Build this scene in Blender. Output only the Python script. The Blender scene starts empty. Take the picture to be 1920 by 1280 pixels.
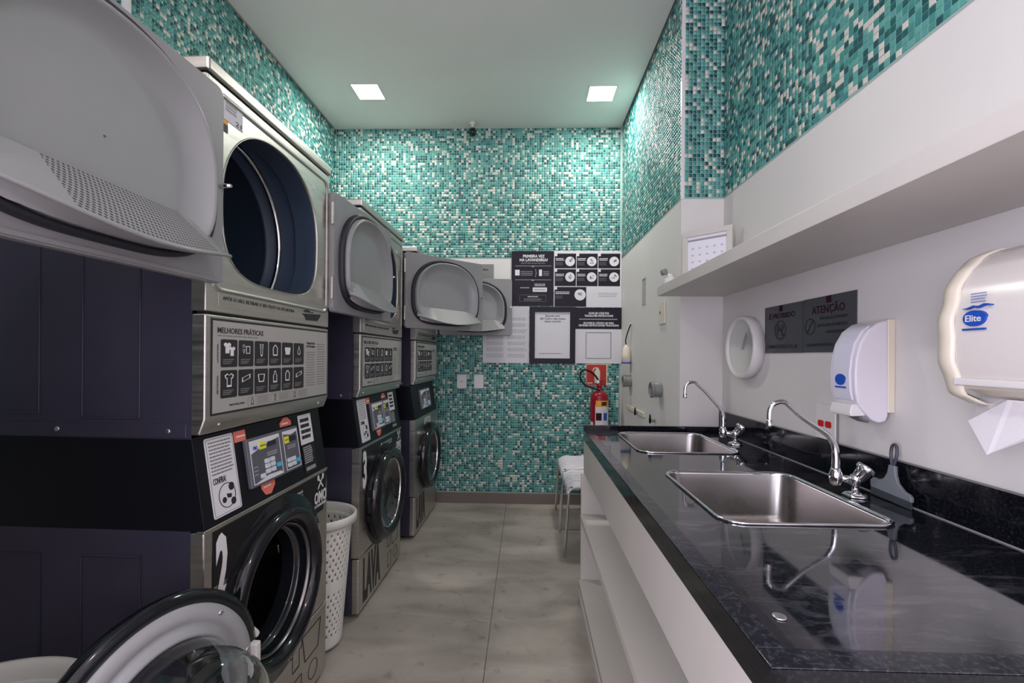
import bpy, bmesh, math, random
import numpy as np
from mathutils import Vector, Matrix
random.seed(7)
S = bpy.context.scene
COL = S.collection
R = math.radians
pi = math.pi

# ------------------------------------------------------------------ camera, world, lights, exposure
cd = bpy.data.cameras.new('camera'); cam = bpy.data.objects.new('camera', cd); COL.objects.link(cam)
cd.sensor_width = 36; cd.lens = 16; cd.shift_y = 27 / 1920; cd.clip_start = 0.02
cam.matrix_world = (Matrix.Translation((0, 0, 1.25)) @ Matrix.Rotation(math.atan(25 / 853.3), 4, 'Z')
                    @ Matrix.Rotation(pi / 2, 4, 'X') @ Matrix.Rotation(R(0.45), 4, 'Z'))
S.camera = cam
w = bpy.data.worlds.new('daylight'); S.world = w; w.use_nodes = True
w.node_tree.nodes['Background'].inputs[0].default_value = (0.80, 0.80, 1.0, 1)
w.node_tree.nodes['Background'].inputs[1].default_value = 1.0
S.view_settings.view_transform = 'Standard'; S.view_settings.look = 'None'
S.view_settings.gamma = 1; S.view_settings.use_curve_mapping = False
S.view_settings.exposure = 0.94

def area(name, loc, rot, sx, sy, power, color):
    l = bpy.data.lights.new(name, 'AREA'); l.shape = 'RECTANGLE'; l.size = sx; l.size_y = sy
    l.energy = power; l.color = color
    o = bpy.data.objects.new(name, l); COL.objects.link(o); o.location = loc; o.rotation_euler = rot
    return o
# daylight through the glazed shop front behind the camera
area('window_daylight', (-0.3, -2.95, 1.45), (R(90), 0, 0), 2.2, 2.1, 19, (0.90, 0.86, 1.0))
# daylight through the second window, in the left wall behind the machines' row
area('side_window_daylight', (-1.74, -1.6, 1.35), (R(90), 0, R(-90)), 2.1, 1.5, 68, (0.91, 0.84, 1.0))
LAMP_W = 6.0
LAMPS = [(-1.168, 3.31), (0.543, 3.36), (-1.168, -0.35), (0.543, -0.35)]
for i, (x, y) in enumerate(LAMPS):
    area('ceiling_lamp_light', (x, y, 3.162), (0, 0, 0), 0.18, 0.18, LAMP_W * (1.45 if y > 1 else 0.85), (1.0, 0.97, 0.92))

# ------------------------------------------------------------------ materials
def new_mat(name):
    m = bpy.data.materials.new(name); m.use_nodes = True
    nt = m.node_tree; b = nt.nodes['Principled BSDF']
    return m, nt, b
def N(nt, t, **kw):
    n = nt.nodes.new(t)
    for k, v in kw.items(): setattr(n, k, v)
    return n
def mat(name, col, rough=0.5, metal=0.0, spec=0.5, noise=0.0, nscale=8, bump=0.0, bscale=60, coat=0.0,
        rvar=0.0, stretch=None, trans=0.0, ior=1.45, emit=0.0):
    m, nt, b = new_mat(name)
    b.inputs['Base Color'].default_value = (*col, 1); b.inputs['Roughness'].default_value = rough
    b.inputs['Metallic'].default_value = metal; b.inputs['Specular IOR Level'].default_value = spec
    b.inputs['Coat Weight'].default_value = coat; b.inputs['Coat Roughness'].default_value = 0.08
    b.inputs['Transmission Weight'].default_value = trans; b.inputs['IOR'].default_value = ior
    if emit:
        b.inputs['Emission Color'].default_value = (*col, 1); b.inputs['Emission Strength'].default_value = emit
    L = nt.links
    if noise or bump or rvar:
        tc = N(nt, 'ShaderNodeTexCoord'); mp = N(nt, 'ShaderNodeMapping')
        L.new(tc.outputs['Object'], mp.inputs['Vector'])
        if stretch: mp.inputs['Scale'].default_value = stretch
    if noise or rvar:
        n = N(nt, 'ShaderNodeTexNoise'); n.inputs['Scale'].default_value = nscale; n.inputs['Detail'].default_value = 6
        L.new(mp.outputs[0], n.inputs['Vector'])
        if noise:
            r = N(nt, 'ShaderNodeValToRGB')
            lo = tuple(c * (1 - noise) for c in col); hi = tuple(min(1, c * (1 + noise)) for c in col)
            r.color_ramp.elements[0].color = (*lo, 1); r.color_ramp.elements[1].color = (*hi, 1)
            r.color_ramp.elements[0].position = 0.3; r.color_ramp.elements[1].position = 0.7
            L.new(n.outputs[0], r.inputs[0]); L.new(r.outputs[0], b.inputs['Base Color'])
        if rvar:
            mr = N(nt, 'ShaderNodeMapRange'); mr.inputs[1].default_value = 0.3; mr.inputs[2].default_value = 0.7
            mr.inputs[3].default_value = max(0, rough - rvar); mr.inputs[4].default_value = rough + rvar
            L.new(n.outputs[0], mr.inputs[0]); L.new(mr.outputs[0], b.inputs['Roughness'])
    if bump:
        n2 = N(nt, 'ShaderNodeTexNoise'); n2.inputs['Scale'].default_value = bscale; n2.inputs['Detail'].default_value = 4
        bp = N(nt, 'ShaderNodeBump'); bp.inputs['Strength'].default_value = bump; bp.inputs['Distance'].default_value = 0.002
        L.new(mp.outputs[0], n2.inputs['Vector']); L.new(n2.outputs[0], bp.inputs['Height']); L.new(bp.outputs[0], b.inputs['Normal'])
    return m

M = {}
M['steel'] = mat('brushed_stainless', (0.56, 0.53, 0.49), 0.36, 1.0, rvar=0.07, nscale=5, noise=0.10, bump=0.10, bscale=40, stretch=(1, 1, 14))
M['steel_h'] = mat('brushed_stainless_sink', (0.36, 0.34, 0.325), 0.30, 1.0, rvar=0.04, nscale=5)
M['boardgrey'] = mat('instruction_board_grey', (0.47, 0.45, 0.425), 0.38, 0.35)
M['steel_dk'] = mat('drum_steel', (0.22, 0.21, 0.21), 0.3, 1.0)
M['chrome'] = mat('chrome', (0.78, 0.77, 0.80), 0.07, 1.0)
M['alu'] = mat('screw_metal', (0.55, 0.55, 0.56), 0.35, 1.0)
M['navy'] = mat('navy_cabinet_paint', (0.042, 0.039, 0.064), 0.24, spec=0.5, noise=0.10, nscale=3, bump=0.03, bscale=200)
M['navy_in'] = mat('drum_navy', (0.040, 0.060, 0.095), 0.38, spec=0.5)
M['black'] = mat('black_plastic', (0.005, 0.006, 0.009), 0.40, spec=0.25)
M['blackm'] = mat('matte_black', (0.010, 0.010, 0.013), 0.6)
M['blackg'] = mat('gloss_black', (0.006, 0.007, 0.010), 0.11, coat=0.15)
M['vinyl'] = mat('black_vinyl', (0.008, 0.008, 0.009), 0.33, spec=0.4)
M['rubber'] = mat('gasket_rubber', (0.018, 0.018, 0.026), 0.5)
M['bootr'] = mat('grey_rubber', (0.16, 0.16, 0.17), 0.45)
M['doorgrey'] = mat('grey_door_enamel', (0.245, 0.24, 0.245), 0.42, noise=0.03)
M['liner'] = mat('grey_moulded_plastic', (0.265, 0.27, 0.27), 0.30, noise=0.03, nscale=5)
M['ringgrey'] = mat('light_grey_plastic', (0.33, 0.33, 0.34), 0.32)
M['gunmetal'] = mat('dark_console_grey', (0.10, 0.10, 0.12), 0.4)
M['white'] = mat('white_plastic', (0.72, 0.70, 0.68), 0.38)
M['lilacwhite'] = mat('white_dispenser_plastic', (0.70, 0.67, 0.72), 0.3)
M['cream'] = mat('cream_plastic', (0.72, 0.66, 0.54), 0.35, noise=0.03)
M['creampanel'] = mat('cream_panel_plastic', (0.70, 0.66, 0.62), 0.22)
M['basket'] = mat('white_basket_plastic', (0.70, 0.69, 0.64), 0.45)
M['laminate'] = mat('white_laminate', (0.60, 0.57, 0.53), 0.42, noise=0.04, nscale=3)
M['paint'] = mat('white_wall_paint', (0.68, 0.66, 0.635), 0.62, noise=0.03, nscale=2, bump=0.08, bscale=120)
M['ceil'] = mat('ceiling_paint', (0.76, 0.735, 0.70), 0.75, noise=0.02, nscale=1.5)
M['grout'] = mat('grout', (0.30, 0.42, 0.385), 0.7)
M['darkgap'] = mat('shadow_gap', (0.02, 0.03, 0.03), 0.8)
M['trim'] = mat('white_corner_profile', (0.72, 0.70, 0.70), 0.35)
M['basebd'] = mat('taupe_baseboard', (0.16, 0.13, 0.11), 0.5, noise=0.05)
M['ink'] = mat('black_print', (0.02, 0.018, 0.02), 0.5)
M['inkgrey'] = mat('grey_print', (0.20, 0.19, 0.19), 0.5)
M['inkwhite'] = mat('white_print', (0.72, 0.70, 0.72), 0.5)
M['inkpale'] = mat('pale_grey_print', (0.32, 0.31, 0.33), 0.5)
M['inkmaroon'] = mat('maroon_print', (0.030, 0.005, 0.016), 0.6, spec=0.2)
M['inkblue'] = mat('blue_print', (0.01, 0.07, 0.42), 0.5)
M['navyprint'] = mat('navy_print', (0.013, 0.010, 0.020), 0.45, spec=0.25)
M['paper'] = mat('white_paper', (0.66, 0.65, 0.68), 0.7)
M['paperhi'] = mat('bright_paper', (0.80, 0.79, 0.86), 0.7)
M['tissue'] = mat('paper_towel', (0.78, 0.76, 0.78), 0.85, bump=0.2, bscale=80)
M['signgrey'] = mat('grey_sign_plate', (0.058, 0.064, 0.072), 0.25)
M['salmon'] = mat('salmon_tag', (0.72, 0.17, 0.12), 0.45)
M['yellow'] = mat('yellow_tag', (0.75, 0.72, 0.02), 0.5)
M['orange'] = mat('orange_tag', (0.80, 0.33, 0.03), 0.5)
M['key'] = mat('button_white', (0.62, 0.66, 0.72), 0.4)
M['keyblue'] = mat('button_blue', (0.05, 0.45, 0.75), 0.4)
M['lcd'] = mat('lcd_dark', (0.02, 0.025, 0.04), 0.15)
M['red'] = mat('extinguisher_red', (0.26, 0.008, 0.018), 0.28)
M['signred'] = mat('sign_red', (0.45, 0.012, 0.012), 0.4)
M['signpale'] = mat('sign_pale_green', (0.62, 0.66, 0.48), 0.5)
M['redsocket'] = mat('red_socket', (0.50, 0.012, 0.012), 0.35)
M['pipe'] = mat('grey_pvc', (0.20, 0.21, 0.20), 0.45)
M['greysq'] = mat('grey_squeegee_plastic', (0.16, 0.18, 0.20), 0.35)
M['rubberdk'] = mat('dark_blade_rubber', (0.04, 0.05, 0.055), 0.4)
M['glass'] = mat('clear_glass', (0.93, 0.96, 0.95), 0.02, trans=1.0, ior=1.45)
M['glassdk'] = mat('smoked_glass', (0.01, 0.012, 0.016), 0.04, spec=0.7, coat=1.0)
M['crack'] = mat('floor_crack', (0.09, 0.075, 0.06), 0.8)
M['joint'] = mat('floor_joint', (0.40, 0.37, 0.33), 0.7)

def mosaic_mat():
    m, nt, b = new_mat('glass_mosaic')
    a = N(nt, 'ShaderNodeAttribute', attribute_name='tile')
    nt.links.new(a.outputs['Color'], b.inputs['Base Color'])
    b.inputs['Roughness'].default_value = 0.16; b.inputs['Specular IOR Level'].default_value = 0.5
    return m
M['mosaic'] = mosaic_mat()
TILE_COLS = [(0.62, 0.60, 0.52), (0.60, 0.585, 0.52), (0.10, 0.355, 0.305), (0.085, 0.315, 0.29), (0.045, 0.25, 0.22),
             (0.035, 0.22, 0.225), (0.006, 0.105, 0.10), (0.004, 0.075, 0.085)]
TILE_P = [0.10, 0.08, 0.20, 0.16, 0.13, 0.10, 0.13, 0.10]
TMAT = [mat('mosaic_glass', c, 0.16) for c in TILE_COLS]

def granite_mat(nm='black_granite', film=0.45, sp=1.0, ior=1.8, base=1.0, rough=1.0):
    m, nt, b = new_mat(nm); L = nt.links
    tc = N(nt, 'ShaderNodeTexCoord')
    v = N(nt, 'ShaderNodeTexVoronoi'); v.inputs['Scale'].default_value = 420
    n = N(nt, 'ShaderNodeTexNoise'); n.inputs['Scale'].default_value = 160; n.inputs['Detail'].default_value = 8
    L.new(tc.outputs['Object'], v.inputs['Vector']); L.new(tc.outputs['Object'], n.inputs['Vector'])
    r = N(nt, 'ShaderNodeValToRGB'); r.color_ramp.elements[0].position = 0.48; r.color_ramp.elements[1].position = 0.72
    r.color_ramp.elements[0].color = (0.005 * base, 0.006 * base, 0.010 * base, 1); r.color_ramp.elements[1].color = (0.030 * base, 0.033 * base, 0.044 * base, 1)
    L.new(n.outputs[0], r.inputs[0])
    # dried water film: streaks and smears of its own shape
    mp = N(nt, 'ShaderNodeMapping'); mp.inputs['Rotation'].default_value = (0, 0, 0.7); mp.inputs['Scale'].default_value = (2.0, 7, 2)
    L.new(tc.outputs['Object'], mp.inputs['Vector'])
    n2 = N(nt, 'ShaderNodeTexNoise'); n2.inputs['Scale'].default_value = 3.0; n2.inputs['Detail'].default_value = 9
    n2.inputs['Roughness'].default_value = 0.65; n2.inputs['Distortion'].default_value = 1.2
    L.new(mp.outputs[0], n2.inputs['Vector'])
    r2 = N(nt, 'ShaderNodeValToRGB'); r2.color_ramp.elements[0].position = 0.50; r2.color_ramp.elements[1].position = 0.78
    L.new(n2.outputs[0], r2.inputs[0])
    mx = N(nt, 'ShaderNodeMix', data_type='RGBA'); mx.inputs[7].default_value = (0.10, 0.10, 0.115, 1)
    ml = N(nt, 'ShaderNodeMath', operation='MULTIPLY'); ml.inputs[1].default_value = film
    L.new(r2.outputs[0], ml.inputs[0]); L.new(ml.outputs[0], mx.inputs[0]); L.new(r.outputs[0], mx.inputs[6])
    L.new(mx.outputs[2], b.inputs['Base Color'])
    mr = N(nt, 'ShaderNodeMapRange'); mr.inputs[3].default_value = 0.045 * rough; mr.inputs[4].default_value = 0.16 * rough
    L.new(r2.outputs[0], mr.inputs[0]); L.new(mr.outputs[0], b.inputs['Roughness'])
    b.inputs['Specular IOR Level'].default_value = sp; b.inputs['IOR'].default_value = ior
    return m
M['granite'] = granite_mat(film=0.85); M['granite_clean_shaded'] = granite_mat('black_granite_upright_shaded', 0.02, 0.35, 1.45, 0.5, 2.0)  # upright faces: free of smears, shade put in as darker base and weaker reflection
M['granite_dull'] = granite_mat('worn_granite_border', 0.5, 0.6, 1.5, 1.6, 2.2)

def floor_mat():
    m, nt, b = new_mat('concrete_look_floor'); L = nt.links
    tc = N(nt, 'ShaderNodeTexCoord')
    n = N(nt, 'ShaderNodeTexNoise'); n.inputs['Scale'].default_value = 2.2; n.inputs['Detail'].default_value = 10; n.inputs['Distortion'].default_value = 0.6
    mp = N(nt, 'ShaderNodeMapping'); mp.inputs['Scale'].default_value = (1, 2.4, 1)
    L.new(tc.outputs['Object'], mp.inputs[0]); L.new(mp.outputs[0], n.inputs['Vector'])
    r = N(nt, 'ShaderNodeValToRGB'); e = r.color_ramp.elements
    e[0].position = 0.30; e[0].color = (0.25, 0.22, 0.19, 1); e[1].position = 0.66; e[1].color = (0.42, 0.38, 0.335, 1)
    L.new(n.outputs[0], r.inputs[0])
    n2 = N(nt, 'ShaderNodeTexNoise'); n2.inputs['Scale'].default_value = 14; n2.inputs['Detail'].default_value = 6
    L.new(tc.outputs['Object'], n2.inputs['Vector'])
    r2 = N(nt, 'ShaderNodeValToRGB'); r2.color_ramp.elements[0].position = 0.28; r2.color_ramp.elements[1].position = 0.40
    r2.color_ramp.elements[0].color = (0.72, 0.70, 0.68, 1); r2.color_ramp.elements[1].color = (1, 1, 1, 1)
    L.new(n2.outputs[0], r2.inputs[0])
    mx = N(nt, 'ShaderNodeMix', data_type='RGBA', blend_type='MULTIPLY'); mx.inputs[0].default_value = 1
    L.new(r.outputs[0], mx.inputs[6]); L.new(r2.outputs[0], mx.inputs[7]); L.new(mx.outputs[2], b.inputs['Base Color'])
    b.inputs['Roughness'].default_value = 0.42
    return m
M['floor'] = floor_mat()

def perf_mat():
    m, nt, b = new_mat('perforated_lint_mesh'); L = nt.links
    uv = N(nt, 'ShaderNodeUVMap'); uv.uv_map = 'holes'
    sp = N(nt, 'ShaderNodeSeparateXYZ'); L.new(uv.outputs[0], sp.inputs[0])
    def ma(op, a, bb=None):
        n = N(nt, 'ShaderNodeMath', operation=op)
        for i, x in enumerate((a, bb)):
            if x is None: continue
            if isinstance(x, (int, float)): n.inputs[i].default_value = x
            else: L.new(x, n.inputs[i])
        return n.outputs[0]
    row = ma('FLOOR', sp.outputs[1]); odd = ma('MULTIPLY', ma('MODULO', row, 2.0), 0.5)
    fx = ma('SUBTRACT', ma('FRACT', ma('ADD', sp.outputs[0], odd)), 0.5); fy = ma('SUBTRACT', ma('FRACT', sp.outputs[1]), 0.5)
    d = ma('ADD', ma('MULTIPLY', fx, fx), ma('MULTIPLY', fy, fy))
    h = ma('LESS_THAN', d, 0.085)
    mx = N(nt, 'ShaderNodeMix', data_type='RGBA'); mx.inputs[6].default_value = (0.25, 0.25, 0.25, 1); mx.inputs[7].default_value = (0.015, 0.015, 0.018, 1)
    L.new(h, mx.inputs[0]); L.new(mx.outputs[2], b.inputs['Base Color']); b.inputs['Roughness'].default_value = 0.45
    return m
M['perf'] = perf_mat()

def emit_mat(name, col, s):
    m, nt, b = new_mat(name); b.inputs['Base Color'].default_value = (0.8, 0.8, 0.8, 1)
    b.inputs['Emission Color'].default_value = (*col, 1); b.inputs['Emission Strength'].default_value = s
    return m
M['lamp'] = emit_mat('lamp_diffuser', (1.0, 0.99, 0.97), 6.0)

# ------------------------------------------------------------------ mesh helpers
class B:
    def __init__(s): s.bm = bmesh.new(); s.uv = None
    def box(s, x0, x1, y0, y1, z0, z1, skip=''):
        v = [s.bm.verts.new(p) for p in ((x0, y0, z0), (x1, y0, z0), (x1, y1, z0), (x0, y1, z0), (x0, y0, z1), (x1, y0, z1), (x1, y1, z1), (x0, y1, z1))]
        F = {'d': (3, 2, 1, 0), 'u': (4, 5, 6, 7), 'f': (0, 1, 5, 4), 'b': (2, 3, 7, 6), 'l': (3, 0, 4, 7), 'r': (1, 2, 6, 5)}
        for k, f in F.items():
            if k not in skip: s.bm.faces.new([v[i] for i in f])
        return s
    def loops(s, loops, close=True, cap0=False, cap1=False, smooth=True, uvs=None):
        """bridge successive loops of equal length"""
        V = [[s.bm.verts.new(p) for p in l] for l in loops]
        n = len(V[0])
        for a, b in zip(V, V[1:]):
            for i in range(n if close else n - 1):
                j = (i + 1) % n
                f = s.bm.faces.new((a[i], a[j], b[j], b[i])); f.smooth = smooth
        if cap0: s.bm.faces.new(V[0][::-1])
        if cap1: s.bm.faces.new(V[-1])
        return V
    def prism(s, poly, y0, y1):
        """xz polygon given y range (front y0)"""
        a = [s.bm.verts.new((p[0], y0, p[1])) for p in poly]; b = [s.bm.verts.new((p[0], y1, p[1])) for p in poly]
        n = len(poly)
        s.bm.faces.new(a); s.bm.faces.new(b[::-1])
        for i in range(n): s.bm.faces.new((a[i], b[i], b[(i + 1) % n], a[(i + 1) % n]))
        return s
    def lathe(s, prof, axis='z', o=(0, 0, 0), n=32, cap=True):
        """prof = [(r, h)...] along axis"""
        L = []
        for r, h in prof:
            l = []
            for i in range(n):
                a = 2 * pi * i / n; c, q = r * math.cos(a), r * math.sin(a)
                p = {'z': (c, q, h), 'y': (c, h, q), 'x': (h, c, q)}[axis]
                l.append((p[0] + o[0], p[1] + o[1], p[2] + o[2]))
            L.append(l)
        s.loops(L, cap0=cap, cap1=cap)
        return s
    def tube(s, pts, r, n=12, cap=True):
        pts = [Vector(p) for p in pts]; rs = r if isinstance(r, (list, tuple)) else [r] * len(pts)
        L = []; prev = None
        for i, p in enumerate(pts):
            t = (pts[min(i + 1, len(pts) - 1)] - pts[max(i - 1, 0)]).normalized()
            if prev is None:
                a = t.orthogonal().normalized()
            else:
                a = (prev - t * prev.dot(t)).normalized()
            prev = a; b = t.cross(a)
            L.append([p + (a * math.cos(2 * pi * k / n) + b * math.sin(2 * pi * k / n)) * rs[i] for k in range(n)])
        s.loops(L, cap0=cap, cap1=cap)
        return s
    def xf(s, m):
        s.bm.transform(m); return s
    def obj(s, name, m, parent=None, bev=0, seg=2, loc=None, auto=True, **props):
        bmesh.ops.recalc_face_normals(s.bm, faces=s.bm.faces)
        me = bpy.data.meshes.new(name); s.bm.to_mesh(me); s.bm.free()
        return link(name, me, m, parent, bev, seg, loc, **props)

def link(name, me, m, parent=None, bev=0, seg=2, loc=None, **props):
    o = bpy.data.objects.new(name, me); COL.objects.link(o)
    if m is not None:
        if not me.materials: me.materials.append(M[m] if isinstance(m, str) else m)
    if parent: o.parent = parent
    if loc is not None: o.location = loc
    if bev:
        md = o.modifiers.new('bevel', 'BEVEL'); md.width = bev; md.segments = seg; md.limit_method = 'ANGLE'; md.angle_limit = R(35)
        md.harden_normals = False
        for p in me.polygons: p.use_smooth = True
        me.set_sharp_from_angle(angle=R(40)) if False else None
        wn = o.modifiers.new('wn', 'WEIGHTED_NORMAL'); wn.keep_sharp = False
    for k, v in props.items(): o[k] = v
    return o

def tag(o, label=None, category=None, group=None, kind=None):
    if label: o['label'] = label
    if category: o['category'] = category
    if group: o['group'] = group
    if kind: o['kind'] = kind
    return o
def empty(name, loc, rz=0, **kw):
    o = bpy.data.objects.new(name, None); COL.objects.link(o); o.location = loc; o.rotation_euler = (0, 0, rz)
    o.empty_display_size = 0.05
    return tag(o, **kw)
def sub(parent, name='pivot'):
    return None

def rrect(a, b, r, k=6, cx=0, cy=0):
    """rounded rectangle loop, half sizes a,b"""
    pts = []
    for sx, sy, a0 in ((1, 1, 0), (-1, 1, pi / 2), (-1, -1, pi), (1, -1, 3 * pi / 2)):
        for i in range(k + 1):
            t = a0 + pi / 2 * i / k
            pts.append((cx + sx * (a - r) + r * math.cos(t), cy + sy * (b - r) + r * math.sin(t)))
    return pts
def dr(th, a, bt, bb, nt=2.25, nb=3.4):
    """radius of the D-like door outline in direction th"""
    c, s_ = math.cos(th), math.sin(th)
    b, n = (bt, nt) if s_ >= 0 else (bb, nb)
    return (abs(c / a) ** n + abs(s_ / b) ** n) ** (-1.0 / n)
def dloop(cx, cz, y, a, bt, bb, N_=72, nt=2.25, nb=3.4):
    return [(cx + dr(2 * pi * i / N_, a, bt, bb, nt, nb) * math.cos(2 * pi * i / N_), y, cz + dr(2 * pi * i / N_, a, bt, bb, nt, nb) * math.sin(2 * pi * i / N_)) for i in range(N_)]
def rect_ray(th, cx, cz, x0, x1, z0, z1):
    c, s_ = math.cos(th), math.sin(th); t = 1e9
    if c > 1e-9: t = min(t, (x1 - cx) / c)
    if c < -1e-9: t = min(t, (x0 - cx) / c)
    if s_ > 1e-9: t = min(t, (z1 - cz) / s_)
    if s_ < -1e-9: t = min(t, (z0 - cz) / s_)
    return t
def holed(x0, x1, z0, z1, cx, cz, rf, y0, y1, n=96):
    """a plate (xz) with a hole of radius rf(th) about cx,cz, front y0, back y1"""
    ang = [2 * pi * i / n for i in range(n)] + [math.atan2(z - cz, x - cx) % (2 * pi) for x in (x0, x1) for z in (z0, z1)]
    ang = sorted(set(round(a, 6) for a in ang))
    def lp(f, y): return [(cx + f(a) * math.cos(a), y, cz + f(a) * math.sin(a)) for a in ang]
    rr = lambda a: rect_ray(a, cx, cz, x0, x1, z0, z1)
    b = B(); b.loops([lp(rf, y1), lp(rf, y0), lp(rr, y0), lp(rr, y1), lp(rf, y1)], smooth=False)
    bmesh.ops.remove_doubles(b.bm, verts=b.bm.verts, dist=1e-6)
    return b

def text(s, x0, z0, x1, z1, y, m, parent, name='lettering', bold=0.0, M4=None, align='C'):
    """letters filling the box x0..x1, z0..z1 on a wall-like plane (facing -y)"""
    c = bpy.data.curves.new(name, 'FONT'); c.body = s; c.size = 1; c.align_x = 'CENTER'; c.extrude = 0.012
    c.offset = bold; c.resolution_u = 2; c.space_line = 0.95
    o = bpy.data.objects.new('t', c); COL.objects.link(o)
    dg = bpy.context.evaluated_depsgraph_get(); me = bpy.data.meshes.new_from_object(o.evaluated_get(dg))
    bpy.data.objects.remove(o); bpy.data.curves.remove(c)
    n = len(me.vertices); co = np.empty(n * 3); me.vertices.foreach_get('co', co); co = co.reshape(-1, 3)
    lo, hi = co.min(0), co.max(0); sc = ((x1 - x0) / (hi[0] - lo[0]), (z1 - z0) / (hi[1] - lo[1]))
    out = np.empty_like(co); out[:, 0] = x0 + (co[:, 0] - lo[0]) * sc[0]; out[:, 2] = z0 + (co[:, 1] - lo[1]) * sc[1]
    out[:, 1] = y - 0.0004 + np.where(co[:, 2] > 0, -0.0003, 0.0003)
    if M4 is not None:
        out = (np.array(M4.to_3x3()) @ out.T).T + np.array(M4.translation)
    me.vertices.foreach_set('co', out.ravel()); me.update()
    me.materials.clear()
    return link(name, me, m, parent)

def scribble(x0, z0, x1, z1, rows, y, m, parent, name='small_print', fill=0.6, M4=None, seed=0, wlen=(0.06, 0.16)):
    """print too small to read in the photograph: rows of word-length dashes"""
    rnd = random.Random(seed); b = B(); H = (z1 - z0) / rows; W = x1 - x0
    for r in range(rows):
        x = x0; z = z1 - (r + 1) * H + H * (1 - fill) / 2
        end = x1 - (rnd.random() * 0.12 * W)
        while x < end:
            l = min(rnd.uniform(*wlen) * W, end - x)
            b.box(x, x + l, y - 0.0005, y, z, z + H * fill, skip='b')
            x += l + 0.022 * W
    if M4 is not None: b.xf(M4)
    return b.obj(name, m, parent)
def rect(x0, z0, x1, z1, y, m, parent, name, th=0.0012, M4=None, r=0):
    b = B()
    if r: b.prism(rrect((x1 - x0) / 2, (z1 - z0) / 2, r, 4, (x0 + x1) / 2, (z0 + z1) / 2), y - th, y)
    else: b.box(x0, x1, y - th, y, z0, z1)
    if M4 is not None: b.xf(M4)
    return b.obj(name, m, parent)
def frame(x0, z0, x1, z1, t, y, m, parent, name, th=0.0012, M4=None):
    b = B()
    b.box(x0, x1, y - th, y, z0, z0 + t).box(x0, x1, y - th, y, z1 - t, z1).box(x0, x0 + t, y - th, y, z0 + t, z1 - t).box(x1 - t, x1, y - th, y, z0 + t, z1 - t)
    if M4 is not None: b.xf(M4)
    return b.obj(name, m, parent)

# ------------------------------------------------------------------ room shell
RW, PX, PY, BY, LX, CZ = 1.026, 0.807, 2.40, 3.86, -1.655, 3.18
REAR = -3.0; LW, LY = -1.78, 1.83
fl = empty('floor', (0, 0, 0), kind='structure')
fl_base = B().box(-2.0, 1.4, REAR - 0.1, BY + 0.2, -0.12, -0.012).obj('subfloor', 'joint', fl)
xs = [-1.95, -1.152, -0.152, 0.848, 1.35]; ys = [REAR, -0.9, 1.5, BY + 0.1]
g = 0.0017
for i in range(4):
    for j in range(3):
        B().box(xs[i] + g, xs[i + 1] - g, ys[j] + g, ys[j + 1] - g, -0.012, 0).obj('floor_tile', 'floor', fl)
# hairline crack, running from beside the third machine to the joint
cr = B(); pts = [(-0.52, 2.42), (-0.44, 2.40), (-0.38, 2.41), (-0.32, 2.36), (-0.29, 2.25), (-0.26, 2.17), (-0.21, 2.13), (-0.155, 2.12)]
fine = []
for a, b_ in zip(pts, pts[1:]):
    for k in range(5):
        t = k / 5; fine.append((a[0] + (b_[0] - a[0]) * t + random.uniform(-.003, .003), a[1] + (b_[1] - a[1]) * t + random.uniform(-.003, .003)))
cr.loops([[(x, y - 0.0011, 0.0004) for x, y in fine], [(x, y + 0.0011, 0.0004) for x, y in fine]], close=False)
cr.obj('crack', 'crack', fl)

ce = empty('ceiling', (0, 0, CZ), kind='structure')
B().box(-2.1, 1.4, REAR - 0.1, BY + 0.2, 0.03, 0.15).obj('slab', 'darkgap', ce)
def ceil_panel():
    # board with square openings for the recessed lamps
    xsn = sorted([LW + 0.014, LX + 0.014, PX - 0.014, RW - 0.014] + [x + d for x in (-1.168, 0.543) for d in (-0.1, 0.1)])
    ysn = sorted([REAR, LY, PY, BY] + [y + d for _, y in LAMPS for d in (-0.1, 0.1)])
    b = B()
    for i in range(len(xsn) - 1):
        for j in range(len(ysn) - 1):
            x0, x1, y0, y1 = xsn[i], xsn[i + 1], ysn[j], ysn[j + 1]; mx, my = (x0 + x1) / 2, (y0 + y1) / 2
            if any(abs(mx - lx) < 0.1 and abs(my - ly) < 0.1 for lx, ly in LAMPS): continue
            if my > LY and mx < LX + 0.014: continue
            if my > PY and mx > PX - 0.014: continue
            if y1 - y0 < 1e-5: continue
            b.box(x0, x1, y0, y1, 0, 0.03)
    bmesh.ops.remove_doubles(b.bm, verts=b.bm.verts, dist=1e-5)
    b.obj('ceiling_board', 'ceil', ce)
ceil_panel()

def wallbox(name, boxes, m='paint'):
    b = B()
    for bx in boxes: b.box(*bx)
    return tag(b.obj(name, m), kind='structure')
wb = wallbox('wall_back', [(-2.1, 1.4, BY, BY + 0.12, 0, CZ + 0.03)])
wl = wallbox('wall_left', [(LX - 0.3, LX, LY, BY, 0, CZ + 0.03), (LW - 0.12, LW, REAR, -2.75, 0, CZ + 0.03), (LW - 0.12, LW, -0.45, LY, 0, CZ + 0.03), (LW - 0.12, LW, -2.75, -0.45, 0, 0.6), (LW - 0.12, LW, -2.75, -0.45, 2.5, CZ + 0.03)])
wr = wallbox('wall_right', [(RW, RW + 0.2, REAR, PY, 0, CZ + 0.03)])
wr2 = wallbox('wall_right', [(PX, RW + 0.2, PY, BY, 0, CZ + 0.03)])
wf = wallbox('wall_front', [(LW, -1.45, REAR - 0.12, REAR, 0, CZ), (0.85, RW, REAR - 0.12, REAR, 0, CZ), (-1.45, 0.85, REAR - 0.12, REAR, 2.55, CZ), (-1.45, 0.85, REAR - 0.12, REAR, 0, 0.35)])
wn = empty('window_1', (-0.3, REAR - 0.06, 0), kind='structure')
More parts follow.
